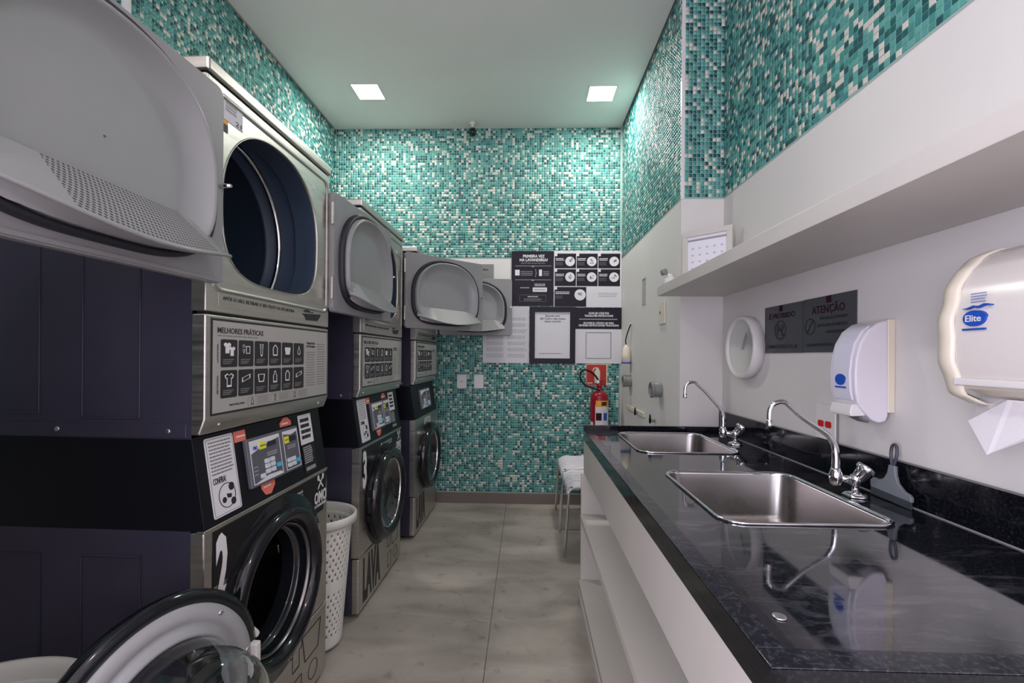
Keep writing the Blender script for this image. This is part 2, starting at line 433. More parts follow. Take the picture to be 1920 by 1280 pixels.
B().box(-1.15, -1.10, -0.03, 0.03, 0.35, 2.55).box(1.10, 1.15, -0.03, 0.03, 0.35, 2.55).box(-0.025, 0.025, -0.03, 0.03, 0.35, 2.55).box(-1.1, 1.1, -0.03, 0.03, 0.35, 0.41).box(-1.1, 1.1, -0.03, 0.03, 2.49, 2.55).obj('window_frame', 'white', wn)
w2 = empty('window_2', (LW - 0.06, -1.6, 0), kind='structure')
B().box(-0.03, 0.03, -1.15, -1.10, 0.6, 2.5).box(-0.03, 0.03, 1.10, 1.15, 0.6, 2.5).box(-0.03, 0.03, -1.1, 1.1, 0.6, 0.65).box(-0.03, 0.03, -1.1, 1.1, 2.45, 2.5).obj('window_frame', 'white', w2)
bb = B().box(LX, PX, BY - 0.014, BY, 0, 0.088).obj('baseboard_back', 'basebd', bev=0.002); tag(bb, kind='structure')
t1 = B().box(PX - 0.003, PX + 0.016, PY - 0.004, PY + 0.012, 2.075, CZ).obj('trim_1', 'trim', bev=0.002); tag(t1, kind='structure')
t2 = B().box(LX - 0.02, LX + 0.004, LY - 0.004, LY + 0.018, 0.0, CZ).obj('trim_2', 'trim', bev=0.002); tag(t2, kind='structure')

# ------------------------------------------------------------------ glass mosaic
PIT, TS = 0.0207, 0.0183
rng = np.random.default_rng(5)
def mosaic(parent, patches, single=None, n_single=300):
    """patches: (origin, u-dir, normal, length, z0, z1, cut-outs). Real tiles, each tilted a hair."""
    cs = []; cols = []; singles = []
    for (o, u, nrm, ln, z0, z1, cut) in patches:
        o = np.array(o, float); u = np.array(u, float); nrm = np.array(nrm, float)
        nu, nv = int(ln / PIT), int((z1 - z0) / PIT)
        I, J = np.meshgrid(np.arange(nu), np.arange(nv), indexing='ij'); I = I.ravel(); J = J.ravel()
        cu = (I + 0.5) * PIT; cz = z1 - (J + 0.5) * PIT
        keep = np.ones(len(I), bool)
        for (a, b, c, d) in cut: keep &= ~((cu > a - PIT / 2) & (cu < b + PIT / 2) & (cz > c) & (cz < d))
        cu, cz = cu[keep], cz[keep]
        ci = rng.choice(len(TILE_COLS), len(cu), p=TILE_P)
        P = o[None, :] + u[None, :] * cu[:, None]; P[:, 2] = cz
        if single is not None:
            key = single(P); order = np.argsort(key)[:n_single]; order = order[key[order] < 1e8]
            m = np.zeros(len(P), bool); m[order] = True
            for k in np.where(m)[0]: singles.append((P[k], ci[k], u, nrm))
            P, ci = P[~m], ci[~m]
        k = len(P); h = TS / 2; th = 0.003
        tilt = rng.normal(0, 0.00012, (k, 4))
        V = np.zeros((k, 8, 3))
        for q, (a, b) in enumerate(((-1, -1), (1, -1), (1, 1), (-1, 1))):
            base = P + u * (a * h); base = base.copy(); base[:, 2] += b * h
            V[:, q] = base + nrm * (0.0008)
            base2 = P + u * (a * (h - 0.0006)); base2 = base2.copy(); base2[:, 2] += b * (h - 0.0006)
            V[:, q + 4] = base2 + nrm * th + nrm[None, :] * tilt[:, q:q + 1]
        cs.append(V); c = np.array(TILE_COLS)[ci] * rng.uniform(0.88, 1.12, (k, 1)); cols.append(c)
    V = np.concatenate(cs); C = np.concatenate(cols); k = len(V)
    fq = np.array([(4, 5, 6, 7), (0, 1, 5, 4), (1, 2, 6, 5), (2, 3, 7, 6), (3, 0, 4, 7)])
    F = (np.arange(k)[:, None, None] * 8 + fq[None]).reshape(-1, 4)
    me = bpy.data.meshes.new('mosaic_tiles')
    me.vertices.add(k * 8); me.vertices.foreach_set('co', V.ravel())
    me.loops.add(F.size); me.loops.foreach_set('vertex_index', F.ravel())
    me.polygons.add(len(F)); me.polygons.foreach_set('loop_start', np.arange(0, F.size, 4)); me.polygons.foreach_set('loop_total', np.full(len(F), 4))
    me.update(calc_edges=True)
    at = me.color_attributes.new('tile', 'FLOAT_COLOR', 'POINT')
    at.data.foreach_set('color', np.concatenate([np.repeat(C, 8, 0), np.ones((k * 8, 1))], 1).ravel())
    bm = bmesh.new(); bm.from_mesh(me); bmesh.ops.recalc_face_normals(bm, faces=bm.faces); bm.to_mesh(me); bm.free()
    o = link('mosaic_tiles', me, 'mosaic', parent); o['kind'] = 'stuff'
    return singles

def grout(parent, boxes):
    b = B()
    for bx in boxes: b.box(*bx)
    b.obj('grout', 'grout', parent)
MB = 2.076
LO, HI = 0.088, 1.815   # lower field of the back wall, under the white band
mosaic(wb, [((LX, BY, 0), (1, 0, 0), (0, -1, 0), PX - LX, MB, CZ, []),
            ((LX, BY, 0), (1, 0, 0), (0, -1, 0), PX - LX - 0.01, LO, HI, [])])
grout(wb, [(LX, PX, BY - 0.0015, BY, MB, CZ), (LX, PX - 0.005, BY - 0.0015, BY, LO, HI)])
mosaic(wl, [((LX, LY, 0), (0, 1, 0), (1, 0, 0), BY - LY, 0.9, CZ, []),
            ((LW, LY, 0), (1, 0, 0), (0, -1, 0), LX - LW, 0.9, CZ, []),
            ((LW, 0.3, 0), (0, 1, 0), (1, 0, 0), LY - 0.3, 0.9, CZ, [])])
grout(wl, [(LX, LX + 0.0015, LY, BY, 0.9, CZ), (LW, LX, LY - 0.0015, LY, 0.9, CZ), (LW, LW + 0.0015, 0.3, LY, 0.9, CZ)])
def key(P):   # the tiles of the right wall that show largest: the nearest ones in frame
    k = P[:, 1].copy(); k[(P[:, 0] < RW - 0.01) | (P[:, 2] > 1.25 + 0.775 * P[:, 1]) | (P[:, 1] < 1.05)] = 1e9
    return k
mosaic(wr2, [((PX, PY, 0), (0, 1, 0), (-1, 0, 0), BY - PY, MB, CZ, []),
            ((PX + 0.014, PY, 0), (1, 0, 0), (0, -1, 0), RW - PX - 0.006, MB, CZ, [])])
sg = mosaic(wr, [((RW, 0.2, 0), (0, 1, 0), (-1, 0, 0), PY - 0.2, MB, CZ, [])], single=key)
grout(wr2, [(PX - 0.0015, PX, PY, BY, MB, CZ), (PX, RW, PY - 0.0015, PY, MB, CZ)])
grout(wr, [(RW - 0.0015, RW, 0.2, PY, MB, CZ)])
tm = []
for c in range(len(TILE_COLS)):
    h = TS / 2; b = B()
    b.loops([[(-0.0008, -h, -h), (-0.0008, h, -h), (-0.0008, h, h), (-0.0008, -h, h)],
             [(-0.0026, -h, -h), (-0.0026, h, -h), (-0.0026, h, h), (-0.0026, -h, h)],
             [(-0.0032, -h + .0008, -h + .0008), (-0.0032, h - .0008, -h + .0008), (-0.0032, h - .0008, h - .0008), (-0.0032, -h + .0008, h - .0008)]], smooth=False, cap1=True)
    bmesh.ops.recalc_face_normals(b.bm, faces=b.bm.faces)
    me = bpy.data.meshes.new('mosaic_tile'); b.bm.to_mesh(me); b.bm.free(); me.materials.append(TMAT[c]); tm.append(me)
for P, ci, u, nrm in sg:
    o = bpy.data.objects.new('mosaic_tile', tm[ci]); COL.objects.link(o); o.parent = wr; o.location = P
    o.rotation_euler = (0, random.gauss(0, 0.006), random.gauss(0, 0.006))

# ------------------------------------------------------------------ ceiling fittings
names = ['square recessed ceiling light near the back wall, over the machines', 'square recessed ceiling light near the back wall, above the sinks side',
         'square recessed ceiling light behind the camera on the machines side', 'square recessed ceiling light behind the camera on the shelf side']
for (x, y), lb in zip(LAMPS, names):
    t = empty('ceiling_light', (x, y, CZ), label=lb, category='light', group='square recessed ceiling lights')
    b = B(); b.box(-0.104, 0.104, -0.104, -0.094, -0.003, 0.02).box(-0.104, 0.104, 0.094, 0.104, -0.003, 0.02).box(-0.104, -0.094, -0.094, 0.094, -0.003, 0.02).box(0.094, 0.104, -0.094, 0.094, -0.003, 0.02)
    b.obj('frame', 'white', t)
    B().box(-0.094, 0.094, -0.094, 0.094, -0.0005, 0.012).obj('diffuser', 'lamp', t)
t = empty('security_camera', (-0.452, 3.76, CZ), label='small dark security camera on a pale mount under the ceiling at the back wall', category='camera')
B().lathe([(0.028, 0), (0.028, -0.012), (0.012, -0.02), (0.012, -0.045)]).obj('mount', 'cream', t)
B().lathe([(0.004, -0.045), (0.022, -0.05), (0.032, -0.07), (0.032, -0.09), (0.02, -0.108), (0.004, -0.112)]).obj('housing', 'blackg', t)

# ------------------------------------------------------------------ stacked washer and dryer
W = 0.665; DC = (0.312, 1.655)
DA, DBT, DBB = 0.256, 0.236, 0.207
def tshirt(cx, cz, s):
    return [(cx + a * s, cz + b_ * s) for a, b_ in ((-.5, .35), (-.2, .5), (-.1, .4), (.1, .4), (.2, .5), (.5, .35), (.38, .1), (.25, .18), (.25, -.5), (-.25, -.5), (-.25, .18), (-.38, .1))]
def icon(kind, cx, cz, s):
    P = []
    if kind == 'shirt': P = [tshirt(cx, cz, s)]
    if kind == 'shirts': P = [tshirt(cx - s * .22, cz + s * .12, s * .8), tshirt(cx + s * .3, cz - s * .12, s * .7)]
    if kind == 'basket': P = [[(cx - .45 * s, cz + .3 * s), (cx + .45 * s, cz + .3 * s), (cx + .45 * s, cz + .18 * s), (cx + .33 * s, cz - .35 * s), (cx - .33 * s, cz - .35 * s), (cx - .45 * s, cz + .18 * s)]]
    if kind == 'bottle': P = [[(cx - .1 * s, cz + .5 * s), (cx + .1 * s, cz + .5 * s), (cx + .12 * s, cz + .3 * s), (cx + .28 * s, cz + .1 * s), (cx + .28 * s, cz - .5 * s), (cx - .28 * s, cz - .5 * s), (cx - .28 * s, cz + .1 * s), (cx - .12 * s, cz + .3 * s)]]
    if kind == 'drop': P = [[(cx + .26 * s * math.cos(a) * (1 if math.sin(a) < 0 else (1 - math.sin(a)) ** 1), cz - .1 * s + (.26 * s if math.sin(a) < 0 else .6 * s) * math.sin(a)) for a in [2 * pi * k / 16 for k in range(16)]]]
    if kind == 'pin': P = [[(cx - .1 * s, cz - .5 * s), (cx + .1 * s, cz - .5 * s), (cx + .14 * s, cz - .1 * s), (cx + .22 * s, cz + .5 * s), (cx + .1 * s, cz + .5 * s), (cx, cz + .1 * s), (cx - .1 * s, cz + .5 * s), (cx - .22 * s, cz + .5 * s), (cx - .14 * s, cz - .1 * s)]]
    if kind == 'tray': P = [[(cx - .5 * s, cz - .25 * s), (cx + .5 * s, cz + .05 * s), (cx + .5 * s, cz + .38 * s), (cx - .5 * s, cz + .1 * s)]]
    if kind == 'sheet': P = [[(cx - .02 * s, cz - .3 * s), (cx + .45 * s, cz - .3 * s), (cx + .45 * s, cz + .3 * s), (cx - .02 * s, cz + .3 * s)], [(cx - .45 * s, cz + .05 * s), (cx - .15 * s, cz + .05 * s), (cx - .3 * s, cz - .3 * s)], [(cx - .45 * s, cz + .2 * s), (cx - .15 * s, cz + .2 * s), (cx - .2 * s, cz + .4 * s), (cx - .4 * s, cz + .4 * s)]]
    if kind == 'bag': P = [[(cx - .32 * s, cz - .45 * s), (cx + .32 * s, cz - .45 * s), (cx + .36 * s, cz + .2 * s), (cx + .1 * s, cz + .48 * s), (cx - .1 * s, cz + .48 * s), (cx - .36 * s, cz + .2 * s)]]
    return P
def ring_poly(P, t):
    """thin outline of a polygon, as quads"""
    n = len(P); c = Vector((sum(p[0] for p in P) / n, sum(p[1] for p in P) / n))
    q = [tuple(c + (Vector(p) - c) * t) for p in P]
    return [[P[i], P[(i + 1) % n], q[(i + 1) % n], q[i]] for i in range(n)]

def washer_door(parent, hx, hz, phi, closed, detail=True):
    """round door; local origin at the hinge, opens to -x with its inner side towards -y (phi=0)"""
    d = bpy.data.objects.new('washer_door', None)
    r = 0.235
    if closed:
        # closed: door centre at +x, outer side towards -y
        b = B()
        prof = [(0.243, -0.002), (0.243, -0.030), (0.237, -0.050), (0.222, -0.062), (0.205, -0.063), (0.192, -0.052), (0.180, -0.040)]
        b.lathe(prof, 'y', n=72, cap=False)
        b.xf(Matrix.Translation((0.2425, 0, 0)))
        door = b.obj('washer_door', 'blackg', parent, loc=(hx, 0, hz))
        b = B(); b.lathe([(0.181, -0.043), (0.182, -0.047), (0.178, -0.049), (0.175, -0.045), (0.176, -0.035)], 'y', n=72, cap=False).xf(Matrix.Translation((0.2425, 0, 0)))
        b.obj('ring', 'chrome', door)
        b = B(); b.lathe([(0.177, -0.040), (0.165, -0.030), (0.15, -0.012), (0.12, 0.004), (0.06, 0.014), (0.002, 0.016)], 'y', n=64, cap=False).xf(Matrix.Translation((0.2425, 0, 0)))
        b.obj('glass', 'glassdk', door)
        B().box(0.455, 0.492, -0.058, -0.01, -0.03, 0.05).obj('handle', 'blackg', door, bev=0.008)
        for z_ in (-0.075, 0.045): B().box(-0.012, 0.02, -0.024, -0.001, z_, z_ + 0.03).obj('hinge', 'black', door, bev=0.004)
    else:
        T = Matrix.Rotation(phi, 4, 'Z') @ Matrix.Translation((-0.240, 0, 0))
        b = B()   # black outer shell (rim and outer face), seen from inside as the black border
        b.lathe([(0.10, 0.052), (0.20, 0.050), (0.228, 0.040), (0.240, 0.020), (0.241, 0.004), (0.228, -0.004), (0.212, -0.004), (0.206, 0.010)], 'y', n=80, cap=False).xf(T)
        door = b.obj('washer_door', 'blackg', parent, loc=(hx, -0.116, hz))
        b = B(); b.lathe([(0.214, -0.003), (0.212, -0.010), (0.196, -0.014), (0.182, -0.012), (0.178, -0.004), (0.165, -0.012), (0.160, -0.022), (0.152, -0.022), (0.148, -0.006), (0.15, 0.01)], 'y', n=80, cap=False).xf(T)
        rg = b.obj('inner_ring', 'ringgrey', door)
        for a in (52, 128, 172, 232, 308, 8):
            c = (0.198 * math.cos(R(a)), 0.198 * math.sin(R(a)))
            B().lathe([(0.0055, -0.012), (0.0055, -0.0165), (0.002, -0.0175)], 'y', o=(c[0], 0, c[1]), n=10).xf(T).obj('screw', 'alu', rg)
        b = B()
        prof = [(0.152, -0.010), (0.151, -0.040), (0.146, -0.085), (0.138, -0.130), (0.126, -0.152), (0.100, -0.160), (0.05, -0.152), (0.002, -0.148)]
        inn = [(max(0.001, r_ - 0.005), h + (0.005 if i > 3 else 0)) for i, (r_, h) in enumerate(prof)][::-1]
        b.lathe(prof + inn, 'y', n=80, cap=False).xf(T)
        b.obj('glass', 'glass', door)
        b = B(); b.box(-0.032, -0.012, -0.018, 0.004, -0.030, 0.030)
        b.obj('hinge', 'white', door, bev=0.004)
    return door

def dryer_door(parent, hx, hy, z0, phi):
    """panel from the hinge along +x, inner side towards -y"""
    w_, h_ = 0.597, 0.472
    piv = Matrix.Rotation(phi, 4, 'Z')
    b = B(); b.prism(rrect(w_ / 2, h_ / 2, 0.022, 5, w_ / 2, h_ / 2), -0.002, 0.020).xf(piv)
    door = b.obj('dryer_door', 'doorgrey', parent, loc=(hx, hy, z0), bev=0.003)
    b = B()  # folded flange around the panel, inside
    b.prism(rrect(w_ / 2 - 0.006, 0.004, 0.002, 2, w_ / 2, 0.0075), -0.006, -0.002)
    b.xf(piv); b.obj('flange', 'doorgrey', door)
    cx, cz = 0.296, 0.215
    A, BT, BB = 0.258, 0.235, 0.190
    b = B()
    L = []
    for s_, y in ((1.0, -0.002), (1.0, -0.014), (0.985, -0.022), (0.95, -0.024), (0.925, -0.010)):
        L.append(dloop(cx, cz, y, A * s_, BT * s_, BB * s_))
    b.loops(L).__len__(); b.xf(piv); b.obj('gasket', 'rubber', door)
    b = B(); L = []
    for s_, y in ((0.93, -0.004), (0.925, -0.026), (0.915, -0.035), (0.90, -0.039), (0.885, -0.039), (0.87, -0.036), (0.855, -0.031), (0.76, -0.012), (0.70, -0.006), (0.66, -0.0045), (0.3, -0.004), (0.01, -0.004)):
        L.append(dloop(cx, cz, y, A * s_, BT * s_, BB * s_))
    b.loops(L); b.xf(piv); ln = b.obj('liner', 'liner', door)
    # lint screen housing: wedge sides, perforated slope, curved lip, curved mesh below the lip
    n = 24
    def lip(t):   # t 0..1 along the lip, hinge side to free side
        u = 0.062 + 0.478 * t
        bow = max(0.0, math.sin(pi * t))
        return Vector((u, -0.040 - 0.022 * t - 0.044 * bow ** 0.8, 0.078 - 0.022 * t - 0.034 * bow ** 1.2))
    tl, tr = Vector((0.180, -0.016, 0.136)), Vector((0.440, -0.018, 0.128))
    t0, t1_ = 0.26, 0.90
    b = B(); rows = []
    m_ = 8
    for k in range(m_ + 1):
        f = k / m_; row = []
        for i in range(n + 1):
            q = i / n; top = tl.lerp(tr, q); bt = lip(t0 + (t1_ - t0) * q)
            p = top.lerp(bt, f); row.append(p)
        rows.append(row)
    V = b.loops(rows, close=False)
    uvl = b.bm.loops.layers.uv.new('holes')
    idx = {v: (i / n, k / m_) for k, r_ in enumerate(V) for i, v in enumerate(r_)}
    for f in b.bm.faces:
        for l in f.loops: l[uvl].uv = (idx[l.vert][0] * 34, idx[l.vert][1] * 16)
    b.xf(piv); b.obj('lint_screen', 'perf', ln)
    b = B()
    # left and right solid wedges
    for side in (0, 1):
        ts = [0 + (t0 - 0) * k / 8 for k in range(9)] if side == 0 else [t1_ + (1 - t1_) * k / 8 for k in range(9)]
        apex = tl if side == 0 else tr
        lp = [lip(t) for t in ts]
        a_ = b.bm.verts.new(apex); vs = [b.bm.verts.new(p) for p in lp]
        for i in range(8):
            f = b.bm.faces.new((a_, vs[i], vs[i + 1])); f.smooth = True
        far = b.bm.verts.new(Vector((0.085, -0.014, 0.140)) if side == 0 else Vector((0.50, -0.016, 0.118)))
        if side == 0: b.bm.faces.new((a_, far, vs[0]))
        else: b.bm.faces.new((a_, vs[-1], far))
    # rim bead along the lip
    b.tube([lip(k / 40) for k in range(41)], 0.0042, 8)
    b.xf(piv); b.obj('lint_housing', 'liner', ln)
    b = B(); rows = []
    for k in range(6):
        f = k / 5; row = []
        for i in range(31):
            t = 0.03 + 0.94 * i / 30; p = lip(t)
            q = Vector((0.075 + 0.442 * t, -0.034, 0.060 - 0.024 * math.sin(pi * t) ** 0.6))
            r_ = p.lerp(q, f); r_.y += 0.010 * math.sin(pi * f) + 0.002 * (i % 2); row.append(r_)
        rows.append(row)
    b.loops(rows, close=False); b.xf(piv); b.obj('lower_screen', 'ringgrey', ln)
    # hinges at the panel edge, latch pin at the free side
    for z_ in (0.05, 0.34): B().box(-0.010, 0.001, -0.004, 0.004, z_, z_ + 0.085).obj('hinge', 'steel', door, bev=0.001)
    b = B(); b.lathe([(0.004, -0.03), (0.006, -0.012), (0.004, 0)], 'y', o=(w_ - 0.012, 0, 0.235), n=10).xf(piv); b.obj('latch_pin', 'chrome', door)
    return door

def machine(loc, rot, label, num, vinyl, washer_open, dphi, full=True):
    t = empty('stacked_washer_dryer', loc, rot, label=label, category='laundry machine', group='stacked washer and dryer machines')
    D = 0.70
    # --- washer cabinet (open front, closed by the steel panel)
    b = B(); b.box(0.004, W - 0.004, 0.037, D, 0.02, 0.808, skip='f')
    b.box(0.0, W, 0.037, 0.05, 0.02, 0.03)
    b.obj('washer_cabinet', 'navy', t)
    def emboss(x0, z0, x1, z1, side=0.004):
        b = B()
        for (a, c, d_, e) in ((x0, x1, z0, z0 + 0.005), (x0, x1, z1 - 0.005, z1), (x0, x0 + 0.005, z0, z1), (x1 - 0.005, x1, z0, z1)):
            b.box(side - 0.0035, side + 0.001, a, c, d_, e)
        return b.obj('embossed_rib', 'navy', t, bev=0.0014)
    emboss(0.165, 0.12, 0.325, 0.745); emboss(0.43, 0.12, 0.56, 0.745)
    # foot skirt
    for fx, fy in ((0.05, 0.09), (W - 0.05, 0.09), (0.05, D - 0.08), (W - 0.05, D - 0.08)): B().lathe([(0.02, 0), (0.02, 0.021)], o=(fx, fy, 0), n=12).obj('foot', 'blackm', t)
    # steel front with porthole
    rh = 0.198
    holed(0.0, W, 0.287, 0.805, W / 2, 0.506, lambda a: rh if washer_open else 0.22, 0.0, 0.037).obj('washer_front', 'steel', t, bev=0.005, seg=3)
    B().box(0.0, W, 0.0, 0.037, 0.022, 0.281).obj('kick_panel', 'steel', t, bev=0.006, seg=3)
    B().box(0.01, W - 0.01, 0.01, 0.03, 0.279, 0.289).obj('seam', 'blackm', t)
    if vinyl:
        b = B()
        hr = 0.205 if washer_open else 0.23
        c0 = 0.506
        zb = 0.655
        xs_ = [0.03 + (W - 0.034 - 0.03) * k / 40 for k in range(41)]
        lo_ = []
        for x in xs_:
            dx = x - W / 2; z = zb
            if abs(dx) < 0.29: z = max(zb, c0 + math.sqrt(max(0, hr * hr - dx * dx)) if abs(dx) < hr else zb)
            lo_.append((x, z))
        b.prism(lo_ + [(W - 0.004, 0.797), (0.03, 0.797)], -0.0016, -0.0002)
        vp = b.obj('vinyl_panel', 'vinyl', t)
        b = B(); n = 96; R1 = 0.285 if washer_open else 0.262
        b.loops([[(W / 2 + r_ * math.cos(2 * pi * i / n), y, c0 + r_ * math.sin(2 * pi * i / n)) for i in range(n)] for r_, y in ((hr, -0.002), (R1, -0.003), (R1 + 0.003, -0.0004))])
        b.obj('vinyl_ring', 'blackg' if washer_open else 'vinyl', t)
        if num:
            text(num, 0.040, 0.600, 0.088, 0.785, -0.0016, 'inkwhite', t, 'number', bold=0.045)
        # brand lettering with crossed spoons above
        text('OMO', 0.560, 0.690, 0.655, 0.735, -0.0016, 'inkwhite', t, 'brand_lettering', bold=0.03)
        text('LAVANDERIA', 0.562, 0.677, 0.650, 0.687, -0.0016, 'inkwhite', t, 'brand_lettering', bold=0.01)
        b = B(); 
        for sgn in (-1, 1):
            p = [(0.607 - sgn * 0.020, 0.744), (0.607 + sgn * 0.018, 0.785)]
            dx, dz = p[1][0] - p[0][0], p[1][1] - p[0][1]; l = math.hypot(dx, dz); nx, nz = -dz / l * 0.0028, dx / l * 0.0028
            b.prism([(p[0][0] + nx, p[0][1] + nz), (p[0][0] - nx, p[0][1] - nz), (p[1][0] - nx, p[1][1] - nz), (p[1][0] + nx, p[1][1] + nz)], -0.0024, -0.0016)
            b.prism([(p[1][0] + 0.007 * math.cos(k * pi / 6), p[1][1] + 0.011 * math.sin(k * pi / 6)) for k in range(12)], -0.0024, -0.0016)
        b.obj('spoon_emblem', 'inkwhite', t)
        b = B()
        for px, pz in ((0.292, 0.762), (0.302, 0.772), (0.312, 0.762), (0.302, 0.752), (0.302, 0.762), (0.297, 0.742), (0.307, 0.742)): b.prism([(px + 0.006 * math.cos(k * pi / 4), pz + 0.006 * math.sin(k * pi / 4)) for k in range(8)], -0.0024, -0.0016)
        b.obj('sensor_emblem', 'inkwhite', t)
        scribble(0.325, 0.748, 0.48, 0.776, 2, -0.0016, 'inkpale', t, seed=3)
        if washer_open:
            # curved line of small print along the lower right of the ring
            b = B()
            for k in range(62):
                if k % 9 == 8: continue
                a = R(-78 + k * 1.25); r0, r1 = 0.268, 0.268 + random.choice((0.008, 0.008, 0.012)); da = R(0.42)
                q = [(W / 2 + r_ * math.cos(x), c0 + r_ * math.sin(x)) for r_, x in ((r0, a - da), (r0, a + da), (r1, a + da), (r1, a - da))]
                b.prism(q, -0.0042, -0.003)
            b.obj('small_print', 'inkwhite', t)
    else:
        rect(0.27, 0.74, 0.44, 0.785, -0.0002, 'paper', t, 'sticker'); scribble(0.28, 0.745, 0.43, 0.78, 3, -0.0015, 'inkgrey', t, seed=9)
    # kick panel lettering
    text('LAVA', 0.055, 0.045, 0.30, 0.262, -0.0002, 'ink', t, 'lettering', bold=0.05)
    if vinyl:
        b = B()
        for P in (tshirt(0.44, 0.21, 0.09), [(0.50, 0.15), (0.60, 0.15), (0.62, 0.25), (0.48, 0.25)], [(0.42, 0.05), (0.48, 0.05), (0.48, 0.13), (0.42, 0.13)], [(0.56 + 0.035 * math.cos(k * pi / 8), 0.09 + 0.035 * math.sin(k * pi / 8)) for k in range(16)]):
            for q in ring_poly(P, 0.93): b.prism(q, -0.0012, -0.0002)
        b.obj('drawing', 'ink', t)
    # --- porthole
    if washer_open:
        b = B(); b.lathe([(0.248, -0.003), (0.246, -0.020), (0.238, -0.030), (0.222, -0.034), (0.206, -0.026), (0.198, -0.006), (0.197, 0.004)], 'y', n=80, cap=False).xf(Matrix.Translation((W / 2, 0, 0.506))); b.obj('porthole_ring', 'blackg', t)
        b = B(); b.lathe([(0.1965, -0.002), (0.193, -0.006), (0.189, -0.004), (0.1885, 0.012)], 'y', n=80, cap=False).xf(Matrix.Translation((W / 2, 0, 0.506))); b.obj('porthole_trim', 'steel_dk', t)
        b = B(); b.lathe([(0.1885, 0.006), (0.188, 0.03), (0.182, 0.045), (0.178, 0.04), (0.176, 0.05), (0.176, 0.09)], 'y', n=80, cap=False).xf(Matrix.Translation((W / 2, 0, 0.506))); b.obj('door_boot', 'glassdk', t)
        b = B(); b.lathe([(0.176, 0.09), (0.20, 0.095), (0.24, 0.10), (0.24, 0.45), (0.02, 0.46)], 'y', n=48, cap=False).xf(Matrix.Translation((W / 2, 0, 0.506))); dm = b.obj('drum', 'steel_dk', t)
        for a in (20, 140, 260):
            q = Matrix.Translation((W / 2, 0, 0.506)) @ Matrix.Rotation(R(a), 4, 'Y')
            B().box(-0.02, 0.02, 0.11, 0.44, -0.238, -0.195).xf(q).obj('drum_paddle', 'steel_dk', dm, bev=0.008)
        washer_door(t, 0.035, 0.506, R(-13), False)
        for z_ in (0.455, 0.535): B().tube([(0.098, -0.002, z_), (0.085, -0.050, z_), (0.045, -0.105, z_)], 0.010, 8).obj('hinge_arm', 'white', t)
    else:
        washer_door(t, W / 2 - 0.2425, 0.506, 0, True)
    # --- control console, sloping back towards the top
    z0, z1 = 0.806, 1.040
    sl = math.atan(0.036 / (z1 - z0))
    b = B(); prof = [(0.001, z0), (0.037, z1), (D, z1), (D, z0)]
    b.loops([[(0.004, y, z) for y, z in prof], [(W - 0.004, y, z) for y, z in prof]], cap0=True, cap1=True, smooth=False)
    co = b.obj('control_console', 'black', t, bev=0.002)
    CM = Matrix.Translation((0, 0.0005, z0)) @ Matrix.Rotation(-sl, 4, 'X')   # x = along, z = up the slope
    B().box(0.0, W, -0.001, 0.02, 0.803, 0.809).obj('steel_lip', 'steel', t, bev=0.0015)
    e = -0.0003
    if full:
        rect(0.040, 0.018, 0.150, 0.226, e, 'paper', co, 'notice', M4=CM, r=0.006)
        frame(0.044, 0.022, 0.146, 0.222, 0.0012, e - 0.0012, 'inkgrey', co, 'border', th=0.0006, M4=CM)
        scribble(0.052, 0.125, 0.140, 0.217, 10, e - 0.0013, 'inkgrey', co, M4=CM, seed=4, fill=0.45)
        text('CONFIRA!', 0.052, 0.103, 0.100, 0.120, e - 0.0013, 'ink', co, M4=CM, bold=0.015)
        b = B()
        for k in range(32):
            a, a2 = 2 * pi * k / 32, 2 * pi * (k + 1) / 32
            b.prism([(0.098 + r_ * math.cos(x), 0.066 + r_ * math.sin(x)) for r_, x in ((0.031, a), (0.033, a), (0.033, a2), (0.031, a2))], e - 0.002, e - 0.0012)
        for (cx_, cz_, r_) in ((0.085, 0.056, 0.008), (0.117, 0.085, 0.011), (0.119, 0.045, 0.010)):
            b.prism([(cx_ + r_ * math.cos(k * pi / 5), cz_ + r_ * math.sin(k * pi / 5)) for k in range(10)], e - 0.002, e - 0.0012)
        b.prism([(0.095, 0.07), (0.115, 0.066), (0.112, 0.056), (0.098, 0.058)], e - 0.002, e - 0.0012)
        b.xf(CM); b.obj('drawing', 'ink', co)
        rect(0.500, 0.120, 0.590, 0.226, e, 'paper', co, 'notice', M4=CM)
        text('NA COISA\nDIGA AGORA\nDÁ LI NÃO É\nP NA BOCAL' if False else 'NA COISA\nDO LAVAR', 0.512, 0.175, 0.572, 0.215, e - 0.0012, 'ink', co, M4=CM, bold=0.05) if False else scribble(0.510, 0.135, 0.578, 0.216, 4, e - 0.0012, 'ink', co, M4=CM, seed=5, fill=0.62, wlen=(0.25, 0.5))
        rect(0.500, 0.016, 0.590, 0.119, e, 'vinyl', co, 'notice', M4=CM); scribble(0.508, 0.05, 0.57, 0.112, 8, e - 0.0012, 'inkpale', co, M4=CM, seed=6)
        scribble(0.512, 0.022, 0.58, 0.040, 1, e - 0.0012, 'inkpale', co, M4=CM, seed=8, fill=0.7)
        # salmon arrow tags
        def tagp(P, nm='arrow_tag'): B().prism(P, e - 0.0012, e).xf(CM).obj(nm, 'salmon', co)
        tagp([(0.155, 0.195), (0.205, 0.195), (0.205, 0.226), (0.155, 0.226)])
        tagp([(0.262, 0.016), (0.245, 0.038), (0.245, 0.05), (0.315, 0.05), (0.315, 0.036), (0.290, 0.013)])
        tagp([(0.385, 0.203), (0.385, 0.217), (0.408, 0.231), (0.432, 0.231), (0.452, 0.217), (0.452, 0.203)])
        for (x, z) in ((0.165, 0.206), (0.255, 0.036), (0.395, 0.208)):
            scribble(x, z, x + 0.042, z + 0.008, 1, e - 0.0013, 'inkwhite', co, M4=CM, seed=2, fill=0.5, wlen=(0.5, 0.5))
